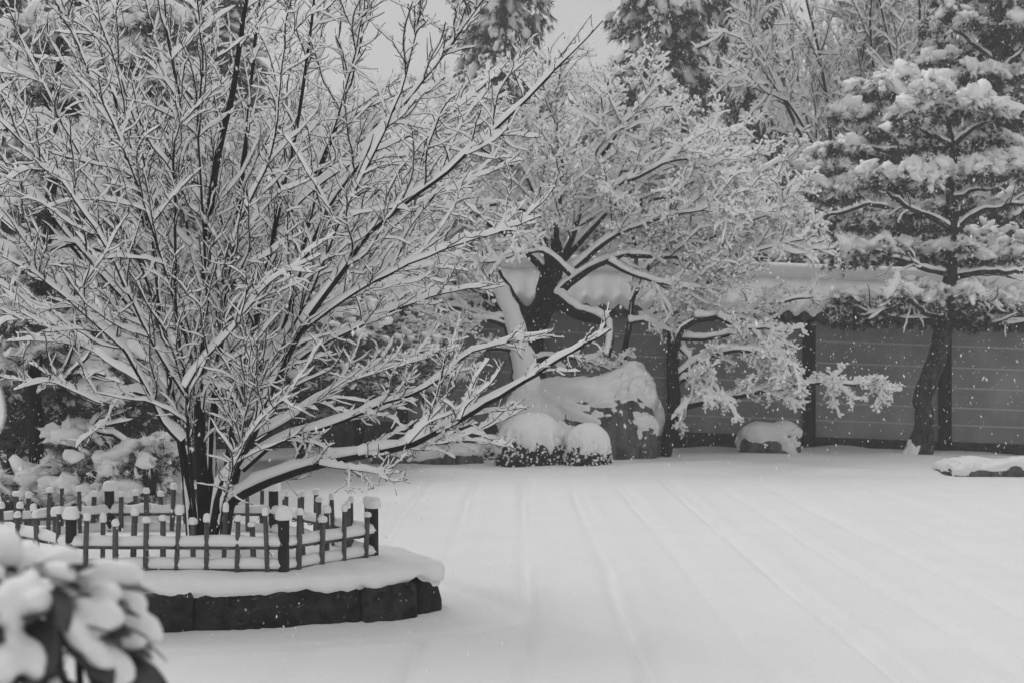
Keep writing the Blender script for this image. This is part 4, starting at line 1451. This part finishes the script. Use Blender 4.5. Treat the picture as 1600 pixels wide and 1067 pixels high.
pine('broad_pine', 'broad grey pine filling the upper right corner behind the layered pine', 38.0,
     [(1560, 640), (1560, 400), (1562, 280), (1556, 180), (1560, 80), (1555, -40)], [30, 28, 26, 22, 18, 10],
     [([(1560, 200), (1500, 150), (1470, 110)], 0, -0.5, 10, 4), ([(1558, 120), (1600, 80), (1640, 60)], 0, -0.5, 10, 4), ([(1558, 100), (1510, 60), (1470, 30)], 0, 0.5, 10, 4)],
     [(1470, 92, 44, 18, 0, 0.8), (1535, 118, 42, 15, -0.5, 0.9), (1600, 112, 40, 20, 0, 0.9), (1560, 40, 70, 22, 0, 0.6), (1500, 28, 60, 18, 0.4, 0.5), (1600, 8, 50, 20, 0, 0.7),
      (1540, 170, 80, 20, 0.6, 0.2), (1500, 130, 50, 16, 0.6, 0.2), (1600, 190, 60, 22, 0.5, 0.4), (1530, 75, 70, 18, 0.7, 0.3), (1530, -10, 70, 22, 0.5, 0.5), (1590, 340, 70, 26, 0.5, 0.4), (1640, 60, 50, 26, 0, 0.7), (1640, 250, 60, 24, 0, 0.5)], 7, 0.17, 0.17, 0.018, 0.7)

# snowy conifers at the left behind the fence
LP = dict(lump=0.11, nlen=0.17, nwid=0.008)
pine('weeping_pine', 'snow laden weeping pine with a dark heart behind the left end of the fence', 16.6,
     [(50, 860), (52, 760), (58, 690), (54, 600), (62, 500), (70, 400), (80, 300), (84, 200), (90, 100), (95, 0)], [24, 22, 22, 20, 20, 18, 16, 14, 12, 8],
     [([(56, 690), (110, 670), (170, 680), (230, 720)], 0, -0.4, 10, 4), ([(56, 620), (110, 590), (160, 590)], 0, -0.5, 9, 4), ([(62, 520), (20, 490), (-20, 500)], 0, -0.3, 9, 4),
      ([(70, 400), (120, 380), (180, 400)], 0, 0.3, 9, 4), ([(82, 240), (130, 210), (190, 210)], 0, -0.2, 8, 4), ([(84, 200), (40, 180), (0, 200)], 0, -0.2, 8, 4)],
     [(175, 735, 78, 36, -0.3, 1.1), (238, 705, 42, 42, -0.2, 1.2), (130, 775, 75, 22, -0.5, 1.1), (20, 770, 55, 30, -0.3, 1.0), (115, 680, 38, 16, -0.3, 0.7),
      (70, 640, 80, 40, 0.3, 0.05), (40, 700, 80, 40, 0.4, 0.1), (35, 560, 60, 30, -0.1, 0.8), (10, 610, 60, 36, 0.5, 0.2), (95, 590, 50, 28, 0.4, 0.5), (90, 735, 60, 24, -0.1, 0.8), (140, 603, 52, 28, -0.2, 1.0), (22, 495, 52, 36, -0.3, 1.0), (110, 520, 60, 26, 0.2, 0.7),
      (210, 560, 46, 28, 0.3, 0.7), (190, 640, 50, 26, 0.4, 0.3), (250, 620, 45, 30, 0.5, 0.6), (60, 420, 70, 28, 0, 0.9), (160, 440, 60, 26, 0.3, 0.7), (20, 330, 60, 28, 0, 0.8),
      (110, 330, 60, 24, 0.2, 0.8), (30, 240, 60, 26, 0, 1.0), (110, 240, 60, 26, 0.2, 0.9), (40, 130, 56, 26, 0, 1.0), (110, 150, 50, 22, 0.2, 0.9), (80, 50, 50, 24, 0, 1.0), (190, 360, 50, 24, 0.4, 0.7)], 9, dens=0.62, bark=M_BARK, **LP)
pine('far_left_pine', 'tall snowy pine seen through the bare tree above the fence', 21.0,
     [(232, 800), (232, 600), (228, 450), (235, 300), (230, 150), (232, 10)], [24, 22, 20, 18, 14, 8],
     [([(230, 420), (180, 400), (140, 410)], 0, -0.3, 8, 4), ([(232, 300), (290, 280), (330, 290)], 0, -0.3, 8, 4), ([(230, 200), (180, 180), (150, 190)], 0, -0.3, 8, 4)],
     [(190, 90, 60, 26, 0, 1.0), (270, 130, 60, 26, 0, 0.9), (200, 190, 58, 26, -0.2, 0.9), (280, 230, 60, 26, 0, 0.8), (220, 290, 64, 26, -0.2, 0.9), (310, 320, 60, 26, 0, 0.8),
      (240, 390, 70, 28, -0.2, 0.8), (330, 430, 64, 28, 0.2, 0.8), (250, 490, 74, 28, 0, 0.7), (340, 540, 64, 30, 0.2, 0.8), (260, 590, 70, 30, 0, 0.6), (230, 30, 50, 24, 0, 1.0), (320, 640, 60, 30, 0, 0.7), (230, 690, 60, 34, 0, 0.7)], 11, lump=0.13, nlen=0.17, nwid=0.010, dens=0.6, bark=M_BARK)


# ------------------------------------------------------------------ cedars far behind
def cedar_proto(H, spread, nb, seed):
    """trunk, drooping foliage and bulbs of snow, as meshes round a local origin"""
    gtr, gf, gs = Geo(), Geo(), Geo()
    n = 26
    z = np.linspace(0, H, n)
    P = np.stack([0.10 * vnoise(np.stack([z * 0.2, 0 * z, 0 * z], -1), seed), 0.10 * vnoise(np.stack([z * 0.2, 0 * z + 5, 0 * z], -1), seed), z], -1)
    tubes(gtr, P, np.linspace(H * 0.016, 0.03, n), 9, 0.06)
    u = rng.uniform(0.12, 1.0, nb) ** 0.9
    az = rng.uniform(0, 2 * math.pi, nb)
    Lr = spread * ((1 - u) ** 0.6 * 0.85 + 0.16) * rng.uniform(0.55, 1.15, nb)
    start = np.stack([0 * u, 0 * u, u * H * 0.97], -1)
    dirv = np.stack([np.cos(az), np.sin(az), rng.uniform(-0.05, 0.35, nb)], -1)
    m = 6
    B = np.empty((nb, m, 3))
    s = np.linspace(0, 1, m)
    for i in range(m):
        B[:, i] = start + dirv * (Lr * s[i])[:, None] + np.array([0, 0, -0.45]) * (Lr * s[i] ** 2)[:, None]
    tubes(gtr, B, np.linspace(0.05, 0.012, m)[None] * np.ones((nb, 1)), 4)
    for rep in range(4):
        f = rng.uniform(0.35, 1.05, nb)
        k = np.clip((f * (m - 1)).astype(int), 0, m - 2)
        w = (f * (m - 1) - k)[:, None]
        C = B[np.arange(nb), k] * (1 - w) + B[np.arange(nb), k + 1] * w
        C = C + rng.normal(size=(nb, 3)) * np.array([0.30, 0.30, 0.16])
        # foliage: drooping strands
        q = 5
        Cq = np.repeat(C, q, 0) + rng.normal(size=(nb * q, 3)) * np.array([0.24, 0.24, 0.20])
        D = np.repeat(dirv, q, 0) * 0.6 + np.array([0, 0, -0.75]) + 0.3 * rng.normal(size=(nb * q, 3))
        needles(gf, Cq, D, 10, 0.36, 0.042, 0.35)
        # snow bulbs lying on the strands
        keep = rng.random(nb) < 0.8
        nk = int(keep.sum())
        D2 = nrm(dirv[keep] * 0.7 + np.array([0, 0, -0.8]) + 0.25 * rng.normal(size=(nk, 3)))
        sc = rng.uniform(0.13, 0.30, (nk, 1))
        lumps(gs, C[keep] + np.array([0, 0, 0.13]) + 0.05 * dirv[keep], sc * np.array([0.70, 0.6, 1.2]), D2, 2, 0.06, 0.6)
        needles(gf, C[keep] + D2 * sc * 0.9, D2, 10, 0.3, 0.04, 0.3)
    return gtr.mesh('trunk', M_BARK), gf.mesh('foliage', M_CEDAR), gs.mesh('snow_load', M_SNOW)


CEDAR = cedar_proto(20.0, 3.2, 300, 4)
GCE = 'tall cedars beyond the garden wall'


def plant(name, label, cat, protos, names, loc, rz, sc, group):
    t = thing(name, label, cat, (0, 0, 0), group)
    for me, nm in zip(protos, names):
        o = bpy.data.objects.new(nm, me)
        COL.objects.link(o)
        o.parent = t
        if nm != 'trunk':
            o['kind'] = 'stuff'
    t.location = [float(v) for v in loc]
    t.rotation_euler = (0, 0, rz)
    t.scale = (sc[0], sc[0], sc[1]) if np.ndim(sc) else (sc, sc, sc)
    return t


CN = ('trunk', 'foliage', 'snow_load')
for (px, d, rz, sc, lab) in [
        (1035, 55, 0.3, (0.98, 1.15), 'big dark cedar with hanging snow bulbs right of the sky gap'),
        (1165, 54, 2.1, (0.72, 1.15), 'cedar with a straight dark trunk right of the big dark cedar'),
        (787, 58, 4.0, (0.82, 1.2), 'lone cedar standing in the open sky left of centre'),
        (1105, 68, 5.0, (0.8, 1.05), 'paler cedar half hidden between the two dark cedars'),
        (1440, 78, 3.3, (1.0, 1.15), 'pale cedar behind the tall pine at upper right'),
        (1580, 74, 0.9, (1.0, 1.2), 'pale cedar at the upper right corner behind the broad pine'),
        (330, 50, 2.6, (1.0, 0.72), 'cedar seen through the middle stems of the bare tree'),
        (120, 46, 1.7, (1.1, 0.9), 'cedar seen through the left limbs of the bare tree'),
        (-40, 44, 0.2, (1.1, 0.9), 'cedar cut by the left edge of the picture'),
        (560, 64, 3.9, (1.0, 0.42), 'short cedar behind the right limbs of the bare tree')]:
    x = (px - 800) / F_PX * d
    plant('cedar_tree', lab, 'tree', CEDAR, CN, (x, d, -0.1), rz, sc, GCE)


# ------------------------------------------------------------------ leafless trees beyond the wall, every twig white
def bare_proto(H, seed, dens=1.0):
    gb, gs = Geo(), Geo()
    n = 10
    P0 = np.array([[[0, 0, 0], [0.05, 0, H * 0.09], [-0.05, 0.08, H * 0.18], [0.06, 0.0, H * 0.27], [0.0, 0.1, H * 0.36]]])
    P0 = np.stack([resample(P0[0], 12)])
    R0 = np.linspace(H * 0.020, H * 0.013, 12)[None]
    tubes(gb, P0, R0, 9, 0.08)
    M = 9
    P1, R1, _ = sprout(P0, R0, M, (0.62, 1.0), (H * 0.42, H * 0.62), (0.25, 0.85), 14, 0.35, 0.15, 0.07, 0.012, 0.2, shorten=0.0)
    tubes(gb, P1, R1, 6)
    snow_on(gs, P1, R1, 0.10, 0.03, 0.25, 0.2)
    P2, R2, _ = sprout(P1, R1, int(95 * dens), (0.15, 1.0), (H * 0.12, H * 0.26), (0.4, 0.9), 9, 0.12, 0.1, 0.1, 0.009, 0.35, shorten=0.35)
    tubes(gb, P2, R2, 4)
    snow_on(gs, P2, R2, 0.085, 0.024, 0.3, 0.25, prof=5)
    P3, R3, _ = sprout(P2, R2, int(900 * dens), (0.1, 1.0), (H * 0.03, H * 0.10), (0.5, 1.2), 6, 0.05, 0.1, 0.17, 0.008, 0.5, flat=0.2, shorten=0.25)
    R3 = np.maximum(R3, 0.008)
    tubes(gb, P3, R3, 3)
    snow_on(gs, P3, R3, 0.07, 0.019, 0.35, 0.3, prof=4)
    P4, R4, _ = sprout(P3, R3, int(6500 * dens), (0.1, 1.0), (H * 0.008, H * 0.030), (0.6, 1.3), 4, 0.05, 0.0, 0.16, 0.01, 0.6, shorten=0.2)
    tubes(gb, P4[::6], np.maximum(R4[::6], 0.006), 3)
    snow_on(gs, P4, R4, 0.042, 0.013, 0.35, 0.35, prof=4)
    return gb.mesh('trunk', M_BARK), gs.mesh('branch_snow', M_SNOWB)


BARE = [bare_proto(12.0, 1), bare_proto(11.0, 2)]
GBA = 'leafless snowy trees beyond the garden wall'
for i, (px, d, rz, sc, lab) in enumerate([
        (1325, 44, 0.4, (0.95, 1.38), 'tall leafless white tree above the left boughs of the tall pine'),
        (1420, 42, 2.0, (1.0, 1.4), 'tall leafless white tree directly above the tall pine'),
        (1250, 60, 3.4, (1.0, 1.3), 'faint leafless white tree just right of the dark cedars'),
        (945, 66, 5.1, (1.1, 0.95), 'faint leafless tree low in the sky gap left of the big cedar'),
        (880, 58, 1.1, (1.0, 0.80), 'faint leafless tree rising over the old maple crown'),
        (700, 46, 4.2, (1.1, 0.76), 'leafless white tree behind the tips of the bare tree limbs'),
        (600, 40, 2.7, (1.0, 0.76), 'leafless white tree behind the right half of the bare tree'),
        (480, 36, 0.9, (1.0, 0.75), 'leafless white tree behind the middle of the bare tree'),
        (400, 42, 3.0, (1.1, 0.9), 'leafless white tree behind the thick stems of the bare tree'),
        (1500, 46, 1.6, (1.1, 1.3), 'leafless white tree between the tall pine and the broad pine'),
        (640, 33.5, 5.6, (0.7, 0.5), 'low leafless white tree just over the wall behind the bare tree'),
        (250, 37, 1.9, (1.1, 0.95), 'leafless white tree behind the left stems of the bare tree'),
        (540, 34, 0.3, (0.85, 0.62), 'low leafless white tree just over the wall behind the bare tree middle'),
        (340, 33.5, 2.3, (0.9, 0.7), 'low leafless white tree just over the wall behind the thick stems'),
        (150, 30, 4.6, (0.9, 0.8), 'leafless white tree behind the weeping pine')]):
    x = (px - 800) / F_PX * d
    plant('leafless_tree', lab, 'tree', BARE[i % 2], ('trunk', 'branch_snow'), (x, d, -0.1), rz, sc, GBA)


# ------------------------------------------------------------------ grey evergreen bushes over the wall
def bush_proto(seed):
    gl, gs, gt = Geo(), Geo(), Geo()
    k = 46
    d = nrm(rng.normal(size=(k, 3)))
    d[:, 2] = np.abs(d[:, 2])
    cs = d * rng.uniform(0.35, 1.0, (k, 1)) * np.array([1.7, 1.5, 2.2]) + np.array([0, 0, 1.6])
    q = 170
    C = np.repeat(cs, q, 0) + rng.normal(size=(k * q, 3)) * 0.26
    leaves(gl, C, nrm(C - np.array([0, 0, 1.4])) + np.array([0, 0, 0.4]), 0.075)
    m = k * 20
    Cs = np.repeat(cs, 20, 0) + rng.normal(size=(m, 3)) * np.array([0.26, 0.26, 0.12]) + np.array([0, 0, 0.24])
    lumps(gs, Cs, rng.uniform(0.05, 0.15, (m, 1)) * np.array([1.1, 0.9, 0.6]), nrm(np.array([0, 0, 1]) + 0.4 * rng.normal(size=(m, 3))), 2, 0.06, 0.7)
    P1, R1, _ = sprout(np.array([[[0, 0, -0.2], [0, 0, 0.8], [0.05, 0, 1.6]]]), np.array([[0.09, 0.08, 0.06]]), 14, (0.3, 1.0), (0.8, 2.2), (0.3, 0.9), 6, 0.3, 0.1, 0.1, 0.02)
    tubes(gt, np.array([[0, 0, -0.2], [0, 0, 0.8], [0.05, 0, 1.6]]), np.array([0.09, 0.08, 0.06]), 7)
    tubes(gt, P1, R1, 4)
    return gt.mesh('trunk', M_BARK), gl.mesh('foliage', M_NEEDLE), gs.mesh('snow_load', M_SNOW)


BUSH = bush_proto(2)
GBU = 'evergreens showing over the wall roof'
for (px, d, rz, sc, lab) in [
        (1265, 34.0, 0.2, (1.1, 1.12), 'grey evergreen over the wall between the maple crown and the pine'),
        (1340, 35.0, 1.4, (1.1, 1.15), 'grey evergreen over the wall behind the left boughs of the layered pine'),
        (1430, 34.5, 2.9, (1.15, 1.1), 'grey evergreen over the wall behind the layered pine trunk'),
        (1525, 35.0, 4.0, (1.15, 1.2), 'grey evergreen over the wall behind the right boughs of the layered pine'),
        (1610, 34.0, 5.2, (1.1, 1.15), 'grey evergreen over the wall at the right edge of the picture'),
        (1190, 36.0, 0.9, (1.15, 1.3), 'dark evergreen over the wall behind the right side of the maple crown'),
        (1090, 37.0, 2.2, (1.1, 1.25), 'dark evergreen hidden behind the middle of the maple crown'),
        (980, 36.5, 3.6, (1.1, 1.2), 'dark evergreen behind the old maple trunk top'),
        (740, 35.0, 0.6, (1.2, 1.25), 'dark evergreen behind the left side of the maple crown'),
        (560, 26.5, 2.4, (0.9, 0.75), 'snowy evergreen bush behind the low right limb of the bare tree'),
        (470, 25.0, 4.8, (0.9, 0.85), 'snowy evergreen bush behind the stems of the bare tree'),
        (380, 26.0, 1.0, (1.0, 0.9), 'snowy evergreen bush behind the back fence posts'),
        (300, 23.5, 3.0, (0.9, 0.9), 'snowy evergreen bush right of the weeping pine'),
        (15, 18.6, 0.7, (0.62, 0.66), 'dark evergreen bush behind the weeping pine at the left edge'),
        (110, 19.2, 2.1, (0.66, 0.7), 'dark evergreen bush behind the weeping pine trunk'),
        (195, 20.0, 4.4, (0.66, 0.66), 'dark evergreen bush between the weeping pine and the bare tree stems'),
        ]:
    x = (px - 800) / F_PX * d
    plant('evergreen_bush', lab, 'bush', BUSH, CN, (x, d, -0.05), rz, sc, GBU)

# ------------------------------------------------------------------ near shrub with broad leaves, out of focus
shrub = thing('leafy_shrub', 'blurred broad leaved shrub heaped with snow in the near left corner', 'shrub', W(90, 1000, 2.3) * np.array([1, 1, 0]))
# a leaf: pointed oval with a folded midrib
LV, LQ = [], []
NL = 9
for i in range(NL):
    u = i / (NL - 1)
    w_ = 0.42 * math.sin(math.pi * min(u * 0.93 + 0.04, 1)) ** 0.8
    arch = -0.18 * (u - 0.2) ** 2
    for sgn in (-1, -0.5, 0, 0.5, 1):
        LV.append((u, sgn * w_ * 0.5, arch + 0.10 * abs(sgn) * w_))
for i in range(NL - 1):
    for j in range(4):
        a = i * 5 + j
        LQ.append((a, a + 5, a + 6, a + 1))
leaf_me = Geo().add(LV, LQ).mesh('leaf', M_LEAF)
stem_g = Geo()
SD = 2.3
twig_ends = [(30, 860), (75, 880), (110, 915), (150, 930), (60, 960), (110, 1000), (160, 1040), (10, 1010), (200, 1060), (20, 930), (-20, 900), (120, 1070), (-15, 700)]
foot = W(90, 1000, SD) * np.array([1, 1, 0])
for i, (px, py) in enumerate(twig_ends):
    e = W(px, py, SD + rng.uniform(-0.10, 0.12))
    Q = resample(np.array([foot, foot * 0.8 + e * 0.2 + np.array([0, 0, 0.5]), foot * 0.3 + e * 0.7 + np.array([0, 0.12, -0.12]), e + np.array([0, 0.04, -0.03])]), 12)
    if py < 800:
        e = W(-30, 665, SD)
        Q = resample(np.array([foot + np.array([-0.13, 0, 0]), np.array([e[0] - 0.05, e[1], 0.9]), e + np.array([-0.03, 0, -0.2]), e]), 12)
    tubes(stem_g, Q, np.linspace(0.012, 0.004, 12), 6)
stem_g.build('stems', M_BARK, shrub)
rs = np.random.default_rng(21)
g = Geo()
dc = W(36, 1030, SD)
mpx = SD / F_PX
NLF = 120
for i in range(NLF):
    # golden spiral over a dome, leaves drooping outwards
    u = (i + 0.5) / NLF
    el = math.asin(1 - 1.25 * u) if 1 - 1.25 * u > -1 else -1.2
    az = i * 2.39996
    dvec = np.array([math.cos(el) * math.cos(az), math.cos(el) * math.sin(az), math.sin(el)])
    rad = np.array([198, 150, 205]) * mpx * rs.uniform(0.72, 0.98)
    p0 = dc + dvec * rad * 0.80
    droop = rs.uniform(0.0, 0.9)
    yaw = az + rs.normal() * 0.35
    ln = rs.uniform(0.075, 0.115)
    tilt = droop - 0.5 * max(math.sin(el), 0)
    roll = rs.normal() * 0.35
    inst('leaf', leaf_me, shrub, p0, (roll, tilt, yaw), (ln, ln * 1.15, ln))
    if rs.random() < 0.68:
        d = np.array([math.cos(yaw) * math.cos(tilt), math.sin(yaw) * math.cos(tilt), -math.sin(tilt)])
        v, f = ICO[3]
        load = rs.uniform(0.6, 1.1)
        hv = v * np.array([ln * 0.23 * load, ln * 0.26 * load, ln * 0.46]) * (1 + 0.16 * fbm(v * 1.9, i, 3))[:, None]
        x_, y_, z_ = frames(d[None])
        w3 = hv[:, 0:1] * x_ + hv[:, 1:2] * y_ + hv[:, 2:3] * z_
        g.add(w3 + p0 + d * ln * 0.42 + np.array([0, 0, ln * 0.19 * load]), None, f)
v, f = ICO[3]
Geo().add(v * np.array([20, 20, 42]) * mpx * (1 + 0.15 * fbm(v * 2, 3, 3))[:, None] + W(-13, 640, SD), None, f).build('snow_clump', M_SNOW, shrub)
so = g.build('snow_load', M_SNOW, shrub)
rm = so.modifiers.new('blend', 'REMESH')
rm.mode = 'VOXEL'
rm.voxel_size = 0.0045
rm.use_smooth_shade = True
sm = so.modifiers.new('soften', 'SMOOTH')
sm.iterations = 3
sm.factor = 0.6

# ------------------------------------------------------------------ falling snow
N = 16000
y = 5.0 + 24.5 * rng.uniform(0, 1, N) ** 0.8
x = rng.uniform(-0.42, 0.42, N) * y
z = rng.uniform(0.1, 1.0, N) * (2.0 + 0.26 * y)
C = np.stack([x, y, z], -1)
g = Geo()
r = rng.uniform(0.0017, 0.0040, (N, 1)) * np.exp(0.35 * rng.normal(size=(N, 1))) * (0.6 + 0.4 * (y[:, None] / 15))
octv = np.array([[1, 0, 0], [-0.5, 0.87, 0], [-0.5, -0.87, 0], [0, 0, 2.0], [0, 0, -2.0]])
octf = np.array([[0, 1, 3], [1, 2, 3], [2, 0, 3], [1, 0, 4], [2, 1, 4], [0, 2, 4]])
tilt = rng.normal(size=(N, 1, 3)) * 0.25
V = octv[None] * (1 + 0 * tilt)
V = V + np.stack([V[..., 2] * tilt[..., 0], V[..., 2] * tilt[..., 1], 0 * V[..., 2]], -1)
V = C[:, None] + V * r[:, None]
F = octf[None] + (np.arange(N) * 5)[:, None, None]
g.add(V.reshape(-1, 3), None, F.reshape(-1, 3))
M_FLAKE = bpy.data.materials.new('snowflake')
M_FLAKE.use_nodes = True
fnd = M_FLAKE.node_tree.nodes
fnd.remove(fnd['Principled BSDF'])
f_d, f_t, f_m = fnd.new('ShaderNodeBsdfDiffuse'), fnd.new('ShaderNodeBsdfTranslucent'), fnd.new('ShaderNodeMixShader')
for q_ in (f_d, f_t):
    q_.inputs['Color'].default_value = (1, 1, 1, 1)
f_m.inputs['Fac'].default_value = 0.5
M_FLAKE.node_tree.links.new(f_d.outputs['BSDF'], f_m.inputs[1])
M_FLAKE.node_tree.links.new(f_t.outputs['BSDF'], f_m.inputs[2])
M_FLAKE.node_tree.links.new(f_m.outputs['Shader'], fnd['Material Output'].inputs['Surface'])
fl = g.build('falling_snow', M_FLAKE, None, False, 'stuff')
tag(fl, 'small snowflakes falling through the garden air', 'snowflakes', kind='stuff')

# ------------------------------------------------------------------ snow-thick air
g = Geo()
x0, x1, y0, y1, z0, z1 = -150, 150, -70, 160, -1.6, 32
g.add([(x0, y0, z0), (x1, y0, z0), (x1, y1, z0), (x0, y1, z0), (x0, y0, z1), (x1, y0, z1), (x1, y1, z1), (x0, y1, z1)],
      [(0, 3, 2, 1), (4, 5, 6, 7), (0, 1, 5, 4), (1, 2, 6, 5), (2, 3, 7, 6), (3, 0, 4, 7)])
haze = g.build('haze', None, None, False, 'stuff')
tag(haze, 'pale snowy haze in the air over the whole garden', 'haze', kind='stuff')
hm = bpy.data.materials.new('haze')
hm.use_nodes = True
hn = hm.node_tree.nodes
hn.remove(hn['Principled BSDF'])
pv = hn.new('ShaderNodeVolumePrincipled')
pv.inputs['Color'].default_value = (0.95, 0.95, 0.95, 1)
pv.inputs['Density'].default_value = 0.0020
hm.node_tree.links.new(pv.outputs['Volume'], hn['Material Output'].inputs['Volume'])
haze.data.materials.append(hm)
